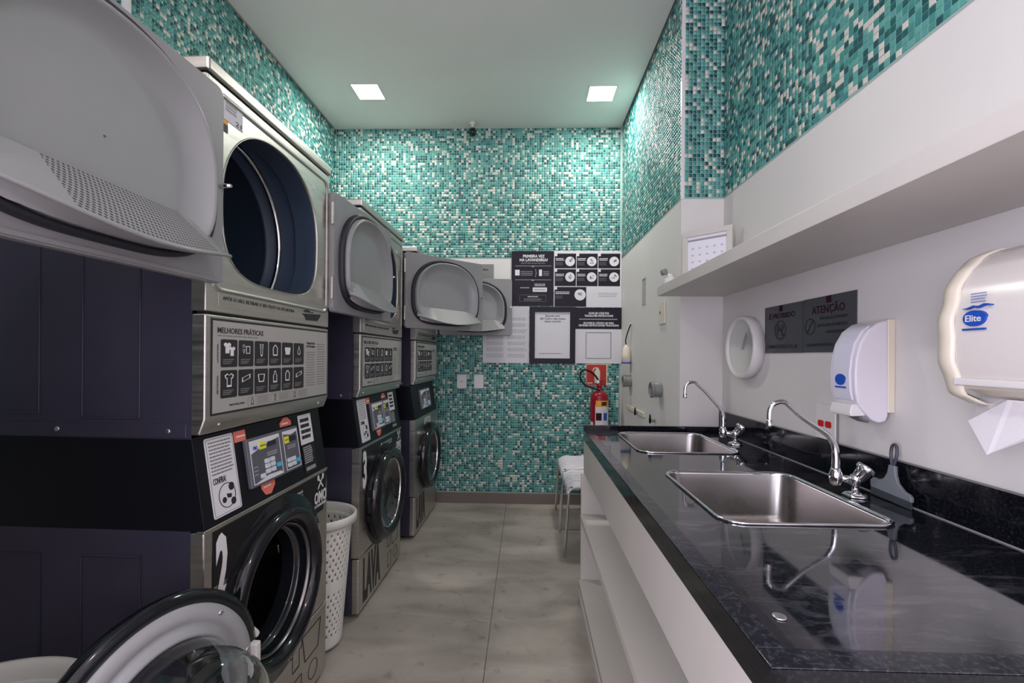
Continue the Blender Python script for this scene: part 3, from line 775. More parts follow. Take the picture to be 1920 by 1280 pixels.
    # key pad block
    kb = B().box(0.190, 0.470, -0.012, 0.004, 0.052, 0.196).xf(CM).obj('keypad', 'gunmetal', co, bev=0.004)
    y = -0.0122
    for x0, x1, zt in ((0.198, 0.352, 0.188), (0.372, 0.462, 0.188)):
        frame(x0, 0.060, x1, zt, 0.0022, y, 'inkwhite', kb, 'border', th=0.0008, M4=CM)
    B().prism([(0.200, 0.150), (0.200, 0.186), (0.350, 0.186), (0.350, 0.178), (0.262, 0.166)], y - 0.0006, y + 0.001).xf(CM).obj('decal', 'paper', kb)
    B().prism([(0.374, 0.180), (0.374, 0.186), (0.460, 0.186), (0.460, 0.180), (0.42, 0.172)], y - 0.0006, y + 0.001).xf(CM).obj('decal', 'paper', kb)
    B().prism([(0.206, 0.062), (0.272, 0.074), (0.340, 0.070), (0.350, 0.062)], y - 0.0006, y + 0.001).xf(CM).obj('decal', 'paper', kb)
    rect(0.285, 0.158, 0.330, 0.173, y, 'lcd', kb, 'display', M4=CM); rect(0.408, 0.150, 0.448, 0.168, y, 'lcd', kb, 'display', M4=CM)
    if full:
        text('OMO', 0.212, 0.160, 0.234, 0.171, y - 0.0006, 'inkblue', kb, 'brand_lettering', M4=CM, bold=0.03)
        rect(0.242, 0.156, 0.276, 0.178, y - 0.0006, 'yellow', kb, 'price_tag', M4=CM); rect(0.378, 0.148, 0.404, 0.170, y - 0.0006, 'yellow', kb, 'price_tag', M4=CM)
        scribble(0.246, 0.162, 0.272, 0.171, 1, y - 0.0019, 'inkgrey', kb, M4=CM, seed=1, wlen=(.3, .4)); scribble(0.381, 0.155, 0.401, 0.163, 1, y - 0.0019, 'inkgrey', kb, M4=CM, seed=1, wlen=(.3, .4))
    scribble(0.278, 0.128, 0.335, 0.142, 2, y, 'inkpale', kb, M4=CM, seed=11, wlen=(.08, .12)); scribble(0.392, 0.126, 0.446, 0.140, 2, y, 'inkpale', kb, M4=CM, seed=12, wlen=(.08, .12))
    scribble(0.206, 0.082, 0.226, 0.115, 3, y, 'inkpale', kb, M4=CM, seed=13, fill=0.3)
    def keys(L, m):
        for kx, kz in L:
            B().prism(rrect(0.0105, 0.0065, 0.003, 3, kx, kz), y - 0.004, y + 0.001).xf(CM).obj('button', m, kb)
    keys([(0.243, 0.078), (0.271, 0.086), (0.299, 0.086), (0.271, 0.102), (0.299, 0.102), (0.271, 0.117), (0.299, 0.117), (0.392, 0.076), (0.418, 0.076), (0.392, 0.092), (0.418, 0.092)], 'key')
    keys([(0.331, 0.092), (0.446, 0.082)], 'keyblue')
    # --- dryer cabinet
    b = B(); b.box(0.004, W - 0.004, 0.037, D, 1.036, 1.944, skip='f'); b.obj('dryer_cabinet', 'navy', t)
    def emb2(x0, z0, x1, z1):
        b = B()
        for (a, c, d_, e_) in ((x0, x1, z0, z0 + 0.005), (x0, x0 + 0.005, z0, z1), (x1 - 0.005, x1, z0, z1)): b.box(0.0008, 0.005, a, c, d_, e_)
        b.obj('embossed_rib', 'navy', t, bev=0.0014)
    emb2(0.17, 1.085, 0.325, 1.85); emb2(0.435, 1.095, 0.58, 1.85)
    B().box(0.0015, 0.006, 0.05, 0.66, 1.040, 1.074).obj('side_flange', 'navy', t, bev=0.0015)
    for sy, sz in ((0.095, 1.056), (0.385, 1.058)):
        B().lathe([(0.0065, 0.002), (0.0065, -0.001), (0.0045, -0.0022)], 'x', o=(0, sy, sz), n=14).obj('screw', 'alu', t)
    fr = lambda a: dr(a, DA, DBT, DBB)
    holed(0.0, W, 1.356, 1.944, DC[0], DC[1], fr, 0.0, 0.005).obj('dryer_front', 'steel', t, bev=0.003, seg=2)
    B().box(0.0, 0.004, 0.004, 0.037, 1.356, 1.944).box(W - 0.004, W, 0.004, 0.037, 1.356, 1.944).box(0.004, W - 0.004, 0.006, 0.037, 1.356, 1.360).obj('front_return', 'steel', t)
    # raised lip around the door recess
    b = B()
    loopz = [[(p[0], y_, p[1]) for p in rrect(a_, b_, 0.03, 6, W / 2 + 0.002, 1.665)] for a_, b_, y_ in ((0.318, 0.258, 0.001), (0.314, 0.254, -0.006), (0.308, 0.248, -0.006), (0.304, 0.244, 0.001))]
    b.loops(loopz); b.obj('recess_lip', 'steel', t)
    b = B(); b.loops([dloop(DC[0], DC[1], y_, DA * s_, DBT * s_, DBB * s_) for s_, y_ in ((1.008, -0.0005), (1.0, -0.003), (0.994, -0.001), (0.993, 0.006))]); b.obj('opening_lip', 'steel', t)
    # steel hood on top
    B().box(-0.004, W + 0.004, -0.006, D, 1.950, 1.986).obj('hood', 'steel', t, bev=0.007, seg=3)
    B().box(0.01, W - 0.01, 0.006, 0.03, 1.942, 1.952).obj('seam', 'blackm', t)
    # drum
    b = B(); b.loops([dloop(DC[0], DC[1], y_, DA * s_, DBT * s_, DBB * s_) for s_, y_ in ((0.995, 0.0055), (1.0, 0.03), (1.02, 0.05), (1.02, 0.085))]); b.loops([dloop(DC[0], DC[1], 0.085, DA * 1.02, DBT * 1.02, DBB * 1.02), [(DC[0] + 0.30 * math.cos(2 * pi * i / 72), 0.09, 1.64 + 0.285 * math.sin(2 * pi * i / 72)) for i in range(72)]]); b.obj('bulkhead', 'navy_in', t)
    b = B(); b.lathe([(0.285, 0.09), (0.285, 0.20), (0.278, 0.205), (0.278, 0.215), (0.285, 0.22), (0.285, 0.60), (0.27, 0.62), (0.002, 0.622)], 'y', o=(DC[0], 0, 1.645), n=64, cap=False); dm = b.obj('drum', 'navy_in', t)
    b = B(); b.lathe([(0.281, 0.150), (0.273, 0.153), (0.270, 0.160), (0.273, 0.167), (0.281, 0.170)], 'y', o=(DC[0], 0, 1.645), n=64, cap=False); b.obj('drum_seam', 'chrome' if full else 'steel', dm)
    for a in (70, 190, 310):
        q = Matrix.Translation((DC[0], 0, 1.645)) @ Matrix.Rotation(R(a), 4, 'Y')
        B().prism([(-0.05, -0.283), (0.05, -0.283), (0.012, -0.215), (-0.012, -0.215)], 0.23, 0.60).xf(q).obj('drum_paddle', 'navy_in', dm, bev=0.01)
    # label strip under the opening
    rect(0.045, 1.372, 0.60, 1.412, -0.0001, 'steel', t, 'sticker', th=0.0006)
    text('APÓS O USO, RETIRAR O SEU FELPO DA SECADORA', 0.06, 1.388, 0.41, 1.402, -0.0007, 'ink', t, bold=0.01)
    b = B(); b.prism([(0.46, 1.392), (0.60, 1.400), (0.585, 1.384), (0.57, 1.373), (0.49, 1.371), (0.478, 1.384)], -0.0016, -0.0007); b.prism([(0.47, 1.402), (0.50, 1.412), (0.52, 1.402), (0.54, 1.404), (0.54, 1.400), (0.48, 1.398)], -0.0016, -0.0007); b.obj('drawing', 'ink', t)
    if full:
        rect(0.058, 1.860, 0.134, 1.925, -0.0002, 'paper', t, 'sticker'); scribble(0.064, 1.885, 0.112, 1.920, 4, -0.0015, 'inkpale', t, seed=21); text('21', 0.104, 1.864, 0.128, 1.876, -0.0015, 'ink', t, bold=0.01)
        rect(0.052, 1.848, 0.074, 1.858, -0.0002, 'orange', t, 'sticker'); rect(0.052, 1.828, 0.074, 1.8475, -0.0002, 'ink', t, 'sticker')
        rect(0.525, 1.850, 0.548, 1.866, -0.0002, 'paper', t, 'sticker')
    # --- lower steel panel with the instruction board
    b = B(); prof = [(0.0, 1.349), (0.0, 1.086), (0.015, 1.046), (0.037, 1.046), (0.037, 1.349)]
    b.loops([[(0, y_, z_) for y_, z_ in prof], [(W, y_, z_) for y_, z_ in prof]], cap0=True, cap1=True, smooth=False)
    lp = b.obj('lower_panel', 'steel', t, bev=0.005, seg=3)
    B().box(0.01, W - 0.01, 0.008, 0.03, 1.347, 1.358).obj('seam', 'blackm', t)
    e = -0.0002
    rect(0.018, 1.092, 0.655, 1.340, e, 'ink', lp, 'board_border', th=0.0008); bd = rect(0.024, 1.098, 0.650, 1.334, e - 0.0008, 'boardgrey', lp, 'instruction_board', th=0.0008)
    e -= 0.0016
    text('MELHORES PRÁTICAS', 0.040, 1.303, 0.235, 1.322, e, 'ink', lp, bold=0.012)
    scribble(0.040, 1.294, 0.22, 1.299, 1, e, 'inkgrey', lp, seed=30, fill=0.6)
    kinds = ['shirts', 'sheet', 'pin', 'bag', 'basket', 'drop', 'shirt', 'tray', 'basket', 'bottle', 'bag', 'tray']
    x0 = 0.052; cw, ch, gp = 0.0655, 0.073, 0.0055
    bs = B()
    for k in range(12):
        b = B(); bi = B()
        cx_ = x0 + (k % 6) * (cw + gp) + cw / 2; cz_ = 1.251 if k < 6 else 1.170
        b.prism(rrect(cw / 2, ch / 2, 0.005, 3, cx_, cz_), e - 0.0006, e)
        for P in icon(kinds[k], cx_, cz_ + 0.010, 0.036):
            if k in (0, 4): bi.prism(P, e - 0.0012, e - 0.0006)
            else:
                for q in ring_poly(P, 0.80): bi.prism(q, e - 0.0012, e - 0.0006)
        for r_ in range(3): bs.box(cx_ - 0.024, cx_ + 0.018 - 0.006 * r_, e - 0.0011, e - 0.0006, cz_ - 0.018 - r_ * 0.005, cz_ - 0.0158 - r_ * 0.005, skip='b')
        b.obj('icon_tile', 'ink', lp); bi.obj('icon', 'inkwhite', lp)
    bs.obj('small_print', 'inkgrey', lp)
    for (a_, z_) in (('LAVADORA', 1.251), ('SECADORA', 1.170)):
        mm = Matrix.Translation((0.041, 0, z_)) @ Matrix.Rotation(R(-90), 4, 'Y')
        text(a_, -0.024, -0.0025, 0.024, 0.0025, e, 'ink', lp, M4=mm, bold=0.01)
    text('Separação\nde Roupas', 0.492, 1.272, 0.555, 1.295, e, 'ink', lp, bold=0.02)
    scribble(0.492, 1.135, 0.555, 1.262, 14, e, 'inkgrey', lp, seed=31, fill=0.28, wlen=(.2, .4)); scribble(0.570, 1.135, 0.635, 1.292, 17, e, 'inkgrey', lp, seed=32, fill=0.28, wlen=(.2, .4))
    text('RESTRIÇÕES', 0.088, 1.110, 0.150, 1.117, e, 'ink', lp, bold=0.02)
    for i in range(3):
        xx = 0.165 + i * 0.115
        frame(xx, 1.102, xx + 0.105, 1.128, 0.0008, e, 'inkgrey', lp, 'border', th=0.0005)
        bq = B()
        for P in icon(['bottle', 'pin', 'bag'][i], xx + 0.02, 1.115, 0.02):
            for q in ring_poly(P, 0.78): bq.prism(q, e - 0.0006, e)
        bq.obj('icon', 'ink', lp)
        scribble(xx + 0.042, 1.105, xx + 0.10, 1.126, 5, e, 'inkgrey', lp, seed=33 + i, fill=0.35, wlen=(.2, .4))
    B().lathe([(0.004, 0.002), (0.004, -0.003), (0.002, -0.004)], 'y', o=(0.06, 0.008, 1.066), n=12).obj('screw', 'alu', lp)
    B().lathe([(0.004, 0.002), (0.004, -0.003), (0.002, -0.004)], 'y', o=(0.60, 0.008, 1.066), n=12).obj('screw', 'alu', lp)
    dryer_door(t, W - 0.012, -0.022, 1.417, dphi)
    return t

ROT = R(90 - 1.3)
machine((-0.800, -0.165, 0), ROT, 'stacked washer and dryer nearest the camera, its big grey dryer door swung open', None, True, False, R(-1.2))
machine((-0.789, 1.100, 0), ROT, 'stacked washer and dryer marked with a large white 2, round washer door open', '2', True, True, R(-3.4))
machine((-0.778, 2.125, 0), ROT, 'stacked washer and dryer marked with a large white 3, middle of the visible row', '3', True, False, R(-46))
machine((-0.744, 3.065, 0), ROT, 'stacked washer and dryer farthest down the room, plain steel washer front without a number', None, False, False, R(-82), full=False)

# ------------------------------------------------------------------ laundry baskets
def basket(loc, ax, ay, h, label, rz=0):
    t = empty('laundry_basket', loc, rz, label=label, category='basket', group='white perforated laundry baskets')
    nC, nR = 144, 48
    def el(f, z, k=1.0): return [(ax * f * k * math.cos(2 * pi * i / nC), ay * f * k * math.sin(2 * pi * i / nC), z) for i in range(nC)]
    b = B(); rows = []
    for r_ in range(nR + 1):
        z = 0.012 + (h - 0.05) * r_ / nR; rows.append([b.bm.verts.new(p) for p in el(0.70 + 0.20 * r_ / nR, z)])
    for r_ in range(nR):
        for i in range(nC):
            j = (i + 1) % nC
            if (r_ % 2 == 1) and 4 <= r_ <= nR - 3 and not (22 <= r_ <= 25) and (i + ((r_ // 2) % 2) * 2) % 4 == 0: continue
            f = b.bm.faces.new((rows[r_][i], rows[r_][j], rows[r_ + 1][j], rows[r_ + 1][i])); f.smooth = True
    b.bm.faces.new(rows[0][::-1])
    o = b.obj('body', 'basket', t); md = o.modifiers.new('s', 'SOLIDIFY'); md.thickness = 0.003
    b = B(); b.loops([el(0.90, h - 0.045), el(0.91, h - 0.012), el(0.955, h - 0.002), el(0.985, h), el(1.0, h - 0.006), el(1.0, h - 0.036), el(0.985, h - 0.036), el(0.985, h - 0.012), el(0.95, h - 0.010), el(0.918, h - 0.02), el(0.905, h - 0.046), el(0.90, h - 0.045)])
    b.obj('rim', 'basket', t)
    return t
basket((-0.935, 1.946, 0), 0.205, 0.162, 0.565, 'white perforated laundry basket between the machines marked 2 and 3')
basket((-1.045, 0.795, 0), 0.215, 0.20, 0.568, 'white laundry basket in the gap before the machine marked 2, only its rim in view')

# ------------------------------------------------------------------ counter, cabinet, sinks
X0, X1, Y0, Y1, CT = 0.307, RW, 0.572, 2.392, 0.865
SINKS = [(0.667, 1.305), (0.667, 2.078)]
ct = empty('granite_counter', (X0, Y0, CT), label='long black granite counter with two steel sinks let into it', category='counter')
def at(o): return Matrix.Translation((-o[0], -o[1], -o[2]))
def slab():
    b = B()
    for (ya, yb, (sx, sy)) in ((Y0, 1.70, SINKS[0]), (1.70, Y1, SINKS[1])):
        def rf(a, hx=0.200, hy=0.236, r=0.055):
            c, s_ = math.cos(a), math.sin(a); t = min(hx / max(abs(c), 1e-9), hy / max(abs(s_), 1e-9))
            x, y = t * c, t * s_
            if abs(x) > hx - r and abs(y) > hy - r:   # corner arc
                ox, oy = math.copysign(hx - r, x), math.copysign(hy - r, y)
                B_ = c * ox + s_ * oy; C_ = ox * ox + oy * oy - r * r; t = B_ + math.sqrt(max(0, B_ * B_ - C_))
            return t
        q = holed(X0, X1, ya, yb, sx, sy, rf, -CT, -(CT - 0.028), n=160)
        q.bm.transform(Matrix(((1, 0, 0, 0), (0, 0, 1, 0), (0, -1, 0, 0), (0, 0, 0, 1))))
        me = bpy.data.meshes.new('x'); q.bm.to_mesh(me); b.bm.from_mesh(me); q.bm.free()
    b.xf(at((X0, Y0, CT))); o = b.obj('slab', 'granite', ct); o.data.materials.append(M['granite_clean_shaded'])
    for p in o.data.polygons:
        if abs(p.normal.z) < 0.5: p.material_index = 1  # side faces take the darker copy so they look shaded
    return o
slab()
b = B().box(X0, X0 + 0.022, Y0, Y1, CT - 0.050, CT - 0.0285).box(X0 + 0.022, X1, Y0, Y0 + 0.022, CT - 0.050, CT - 0.0285).xf(at((X0, Y0, CT))); b.obj('apron', 'granite_clean_shaded', ct)
for bx in ((X0 + 0.0005, X0 + 0.040, Y0 + 0.0405, Y1 - 0.022, CT, CT + 0.0022), (X0 + 0.0005, X1 - 0.021, Y0 + 0.0005, Y0 + 0.040, CT, CT + 0.0022)):
    B().box(*bx).xf(at((X0, Y0, CT))).obj('raised_border', 'granite_dull', ct, bev=0.001)
B().box(X0, X1 - 0.02, Y1 - 0.02, Y1, CT, CT + 0.027).xf(at((X0, Y0, CT))).obj('end_upstand', 'granite_clean_shaded', ct, bev=0.001)
B().box(X1 - 0.020, X1 - 0.0005, 0.35, Y1, CT + 0.0005, 0.974).xf(at((X0, Y0, CT))).obj('backsplash', 'granite_clean_shaded', ct, bev=0.001)
B().box(X1 - 0.0225, X1 - 0.020, 0.58, Y1 - 0.022, CT + 0.0002, CT + 0.0028).xf(at((X0, Y0, CT))).obj('silicone_joint', 'inkpale', ct)

# open shelf cabinet below
cb = empty('open_shelf_cabinet', (X0, Y0, 0), label='long white open shelf cabinet under the black granite counter', category='cabinet')
A = at((X0, Y0, 0))
B().box(X0 + 0.002, X0 + 0.020, Y0 + 0.004, Y1 - 0.004, 0.644, CT - 0.051).xf(A).obj('apron_panel', 'laminate', cb, bev=0.001)
B().box(X0 - 0.012, X1 - 0.004, Y1 - 0.022, Y1 - 0.004, 0.004, 0.643).xf(A).obj('end_panel', 'laminate', cb, bev=0.001)
B().box(X0 + 0.021, X1 - 0.004, Y0 + 0.004, Y0 + 0.022, 0.0, 0.64).xf(A).obj('end_panel', 'laminate', cb, bev=0.001)
B().box(X0 - 0.016, 0.72, Y0 + 0.023, Y1 - 0.023, 0.402, 0.432).xf(A).obj('shelf_board', 'laminate', cb, bev=0.001)
B().box(X0 - 0.022, 0.72, Y0 + 0.023, Y1 - 0.023, 0.072, 0.094).xf(A).obj('shelf_board', 'laminate', cb, bev=0.001)
B().box(0.721, 0.735, Y0 + 0.022, Y1 - 0.022, 0.0, 0.64).xf(A).obj('back_panel', 'laminate', cb)
B().box(X0 - 0.016, X0 - 0.004, Y0 + 0.023, Y1 - 0.023, 0.0, 0.0715).xf(A).obj('plinth', 'laminate', cb)
B().box(X0 - 0.0195, X0 - 0.0165, Y0 + 0.023, Y1 - 0.023, 0.054, 0.066).xf(A).obj('plinth_rail', 'bootr', cb)
B().box(X0 - 0.024, X0 - 0.0165, Y0 + 0.023, Y1 - 0.023, 0.002, 0.046).xf(A).obj('plinth_cover', 'laminate', cb, bev=0.001)

def sink(c, label):
    t = empty('sink', (c[0], c[1], CT), label=label, category='sink', group='stainless steel sinks')
    def lp(a_, b_, r_, z): return [(p[0], p[1], z) for p in rrect(a_, b_, r_, 8)]
    b = B(); b.loops([lp(0.207, 0.243, 0.060, 0.0008), lp(0.209, 0.245, 0.061, 0.004), lp(0.206, 0.242, 0.059, 0.0062), lp(0.201, 0.237, 0.055, 0.0060), lp(0.197, 0.233, 0.052, 0.003), lp(0.196, 0.232, 0.051, -0.004)])
    b.obj('rim', 'chrome', t)
    b = B(); b.loops([lp(0.1965, 0.2325, 0.051, -0.003), lp(0.194, 0.230, 0.055, -0.02), lp(0.186, 0.222, 0.058, -0.130), lp(0.180, 0.216, 0.06, -0.155), lp(0.160, 0.196, 0.06, -0.170), lp(0.10, 0.12, 0.05, -0.174), lp(0.045, 0.045, 0.0445, -0.176)])
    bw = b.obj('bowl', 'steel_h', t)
    b = B().lathe([(0.046, -0.1755), (0.038, -0.180), (0.020, -0.183), (0.002, -0.183)], cap=False); b.obj('drain', 'chrome', t)
    return t
sink(SINKS[0], 'stainless steel sink nearer the camera, beside the grey squeegee')
sink(SINKS[1], 'stainless steel sink at the far end of the black counter')

def faucet(c, label, tip, top):
    """dx positions relative to the base on the counter"""
    t = empty('faucet', (c[0], c[1], CT), label=label, category='faucet', group='chrome swan-neck faucets')
    b = B(); n = 40
    L = []
    for r0, z, k in ((0.029, 0.0005, 0.06), (0.030, 0.004, 0.08), (0.022, 0.010, 0.10), (0.013, 0.014, 0)):
        L.append([(r0 * (1 + k * math.cos(5 * 2 * pi * i / n)) * math.cos(2 * pi * i / n), r0 * (1 + k * math.cos(5 * 2 * pi * i / n)) * math.sin(2 * pi * i / n), z) for i in range(n)])
    b.loops(L, cap0=True, cap1=True); b.obj('base', 'chrome', t)
    b = B(); b.lathe([(0.010, 0.012), (0.009, 0.030), (0.013, 0.040), (0.014, 0.055), (0.010, 0.062)], n=24)
    b.tube([(0.0, 0, 0.048), (-0.02, 0, 0.050), (-0.045, 0, 0.050)], [0.010, 0.008, 0.010], 16)
    b.lathe([(0.008, 0.030), (0.014, 0.036), (0.0165, 0.050), (0.0165, 0.062), (0.013, 0.074), (0.010, 0.080)], o=(-0.054, 0, 0), n=24)
    b.obj('valve_body', 'chrome', t)
    b = B(); ax = Vector((0.55, -0.12, 0.80)).normalized()
    q = ax.to_track_quat('Z', 'Y').to_matrix().to_4x4()
    b.lathe([(0.012, -0.004), (0.0165, 0.006), (0.0185, 0.030), (0.0225, 0.031), (0.0235, 0.033), (0.0235, 0.041), (0.022, 0.044), (0.004, 0.0455)], n=32).xf(Matrix.Translation((0.004, 0, 0.048)) @ q)
    b.obj('knob', 'chrome', t)
    # spout: rises, leans towards the bowl in a long straight arm, hooks down
    P = [(-0.054, 0.0, 0.076), (-0.054, 0.0, 0.110), (-0.058, 0.0, 0.140), (-0.069, 0, 0.160), (-0.084, 0.0, 0.176), (top[0] + 0.055, 0.0, top[1] - 0.045), (top[0] + 0.018, 0.0, top[1] - 0.012), (top[0] + 0.008, 0, top[1] - 0.003), (top[0] - 0.006, 0.0, top[1]), (tip[0] + 0.012, 0, top[1] - 0.006), (tip[0] + 0.003, 0.0, top[1] - 0.018), (tip[0], 0.0, top[1] - 0.035), (tip[0], 0, tip[1] + 0.016)]
    # smooth by Catmull-Rom
    V = [Vector(p) for p in P]; Q = []
    for i in range(len(V) - 1):
        p0, p1, p2, p3 = V[max(i - 1, 0)], V[i], V[i + 1], V[min(i + 2, len(V) - 1)]
        for k in range(5):
            s_ = k / 5; Q.append(0.5 * ((2 * p1) + (p2 - p0) * s_ + (2 * p0 - 5 * p1 + 4 * p2 - p3) * s_ ** 2 + (-p0 + 3 * p1 - 3 * p2 + p3) * s_ ** 3))
    Q.append(V[-1])
    b = B(); b.tube(Q, [0.0108 - 0.0042 * min(1, i / 24) for i in range(len(Q))], 16); sp = b.obj('spout', 'chrome', t)
    B().lathe([(0.0085, tip[1]), (0.0088, tip[1] + 0.004), (0.0088, tip[1] + 0.018), (0.0075, tip[1] + 0.019)], o=(tip[0], 0, 0), n=20).obj('nozzle', 'chrome', sp)
    return t
faucet((0.925, 1.300), 'chrome faucet with arched spout over the nearer sink', (-0.238, 0.192), (-0.200, 0.262))
faucet((0.933, 2.045), 'chrome faucet with arched spout over the far sink', (-0.222, 0.205), (-0.186, 0.275))

# squeegee leaning on the backsplash
t = empty('squeegee', (0.986, 1.255, CT + 0.001), label='grey hand squeegee leaning against the black backsplash', category='squeegee')
SQ = Matrix.Rotation(R(4), 4, 'Y') @ Matrix.Rotation(R(-90), 4, 'Z')     # local x -> -Y, y -> +X
def sqp(pts): return pts
prof = [(-0.068, 0.030), (-0.070, 0.040), (-0.060, 0.051), (-0.038, 0.050), (-0.022, 0.058), (-0.013, 0.075), (-0.010, 0.098), (0.010, 0.098), (0.014, 0.075), (0.024, 0.055), (0.045, 0.040), (0.062, 0.037), (0.069, 0.030), (0.069, 0.018), (-0.066, 0.022)]
b = B(); b.prism(prof, -0.006, 0.004); b.xf(SQ); b.obj('head', 'greysq', t, bev=0.0025)
b = B(); lpz = []
n = 28
pts = [(0.0105 * math.cos(R(-60)) * 0, 0.092)]
loop = []
for k in range(n + 1):
    a = -pi / 2 + 2 * pi * k / n
    loop.append((0.0125 * math.cos(a) * (0.55 + 0.45 * (0.5 + 0.5 * math.sin(a))), -0.001, 0.126 + 0.028 * math.sin(a)))
b.tube(loop, 0.0038, 10); b.xf(SQ); b.obj('handle_loop', mat('squeegee_handle', (0.055, 0.055, 0.08), 0.35), t)
b = B(); b.prism([(-0.067, 0.003), (0.067, -0.001 + 0.001), (0.067, 0.021), (-0.067, 0.024)], -0.004, 0.001); b.xf(SQ); b.obj('blade', 'rubberdk', t)

# water stain ring / drain cap on the counter
tag(B().lathe([(0.010, 0.0), (0.010, 0.0016), (0.008, 0.0022), (0.002, 0.0022)], n=20).obj('plug_cap', 'alu', loc=(0.380, 0.687, CT + 0.0005)), 'small round metal cap set on the black counter near its front corner', 'cap')

# ------------------------------------------------------------------ shelf and what stands on it
tag(B().box(0, 0.34, 0, 2.20, 0, 0.048).obj('wall_shelf', 'laminate', loc=(0.686, 0.20, 1.567), bev=0.0015), 'long thick white shelf along the wall above the counter', 'shelf')
ang = math.atan2(2.20 - 2.37, 0.985 - 0.803)
t = empty('framed_calendar', (0.803, 2.368, 1.6155), ang, label='white square frame with a bright calendar sheet standing on the far end of the shelf', category='frame')
b = B(); W_, H_ = 0.245, 0.272
b.box(0, W_, 0, 0.018, 0, 0.026).box(0, W_, 0, 0.018, H_ - 0.026, H_).box(0, 0.026, 0, 0.018, 0.026, H_ - 0.026).box(W_ - 0.026, W_, 0, 0.018, 0.026, H_ - 0.026); b.obj('frame', 'laminate', t, bev=0.0015)
B().box(0.026, W_ - 0.026, 0.010, 0.014, 0.026, H_ - 0.026).obj('sheet', 'paperhi', t)
b = B()
for r_ in range(5):
    for c_ in range(5): b.box(0.045 + c_ * 0.036, 0.056 + c_ * 0.036, 0.0094, 0.010, 0.045 + r_ * 0.034, 0.053 + r_ * 0.034)
b.obj('dates', mat('pale_lilac_print', (0.52, 0.48, 0.60), 0.6), t)
b = B().box(0.026, W_ - 0.026, 0.0094, 0.010, H_ - 0.050, H_ - 0.040)
b.obj('header', 'inkpale', t)
t = empty('spray_cap_bottle', (0.735, 2.350, 1.6155), label='small white bottle with a grey cap on the far tip of the shelf', category='bottle')
B().lathe([(0.026, 0), (0.030, 0.006), (0.028, 0.030), (0.018, 0.048), (0.012, 0.058)], n=20).obj('body', 'white', t)
B().lathe([(0.012, 0.056), (0.016, 0.058), (0.018, 0.080), (0.010, 0.088)], n=14).xf(Matrix.Translation((-0.012, 0, 0)) @ Matrix.Rotation(R(-14), 4, 'Y')).obj('cap', 'pipe', t)

# ------------------------------------------------------------------ right wall fittings (frames: x = right when facing the wall)
RR = R(-90)
def wsign(name, y, z, w_, h_, label, cat, group=None):
    t = empty(name, (RW, y, z), RR, label=label, category=cat, group=group); 
    return t
# two grey plates. local x -> -Y, local -y -> towards the room
t = wsign('sign', 1.975, 1.270, 0, 0, 'grey wall sign reading É PROIBIDO above a crossed dog symbol', 'sign', 'grey notices above the counter')
B().box(0, 0.264, -0.004, -0.0005, 0, 0.192).obj('plate', 'signgrey', t)
y = -0.004
rect(0.110, 0.168, 0.132, 0.190, y, 'inkmaroon', t, 'emblem'); text('É PROIBIDO', 0.036, 0.139, 0.218, 0.166, y, 'inkmaroon', t, bold=0.02)
b = B()
def ring(b, cx, cz, r0, r1, y, n=36):
    for k in range(n):
        a, a2 = 2 * pi * k / n, 2 * pi * (k + 1) / n
        b.prism([(cx + r_ * math.cos(q), cz + r_ * math.sin(q)) for r_, q in ((r0, a), (r1, a), (r1, a2), (r0, a2))], y - 0.0008, y)
ring(b, 0.118, 0.092, 0.035, 0.040, y)
dog = [(-.024, -.022), (-.018, -.022), (-.016, -.006), (.008, -.006), (.010, -.022), (.016, -.022), (.017, .004), (.024, .008), (.026, .014), (.018, .018), (.014, .024), (.010, .012), (.006, .006), (-.016, .006), (-.022, .014), (-.024, .012), (-.022, 0)]
b.prism([(0.118 + a, 0.092 + c) for a, c in dog], y - 0.0008, y)
b.prism([(0.118 - .028, 0.092 + .024), (0.118 - .025, 0.092 + .028), (0.118 + .028, 0.092 - .024), (0.118 + .025, 0.092 - .028)], y - 0.0012, y); b.obj('symbol', 'ink', t)
text('ANIMAIS NESTE LOCAL', 0.022, 0.018, 0.236, 0.034, y, 'ink', t, bold=0.01)
t = wsign('sign', 1.706, 1.271, 0, 0, 'grey wall sign reading ATENÇÃO, partly behind the soap dispenser', 'sign', 'grey notices above the counter')
B().box(0, 0.268, -0.004, -0.0005, 0, 0.192).obj('plate', 'signgrey', t)
rect(0.128, 0.168, 0.152, 0.191, y, 'inkmaroon', t, 'emblem'); text('ATENÇÃO', 0.050, 0.128, 0.218, 0.168, y, 'inkmaroon', t, bold=0.02)
b = B(); ring(b, 0.040, 0.092, 0.026, 0.030, y); b.prism([(0.022, 0.072), (0.026, 0.069), (0.058, 0.112), (0.054, 0.115)], y - 0.001, y); b.obj('symbol', 'ink', t)
scribble(0.095, 0.108, 0.235, 0.126, 1, y, 'ink', t, seed=41, fill=0.55); scribble(0.080, 0.084, 0.240, 0.102, 1, y, 'ink', t, seed=42, fill=0.55); scribble(0.130, 0.060, 0.220, 0.078, 1, y, 'ink', t, seed=43, fill=0.5); scribble(0.02, 0.018, 0.23, 0.034, 1, y, 'ink', t, seed=44, fill=0.6)

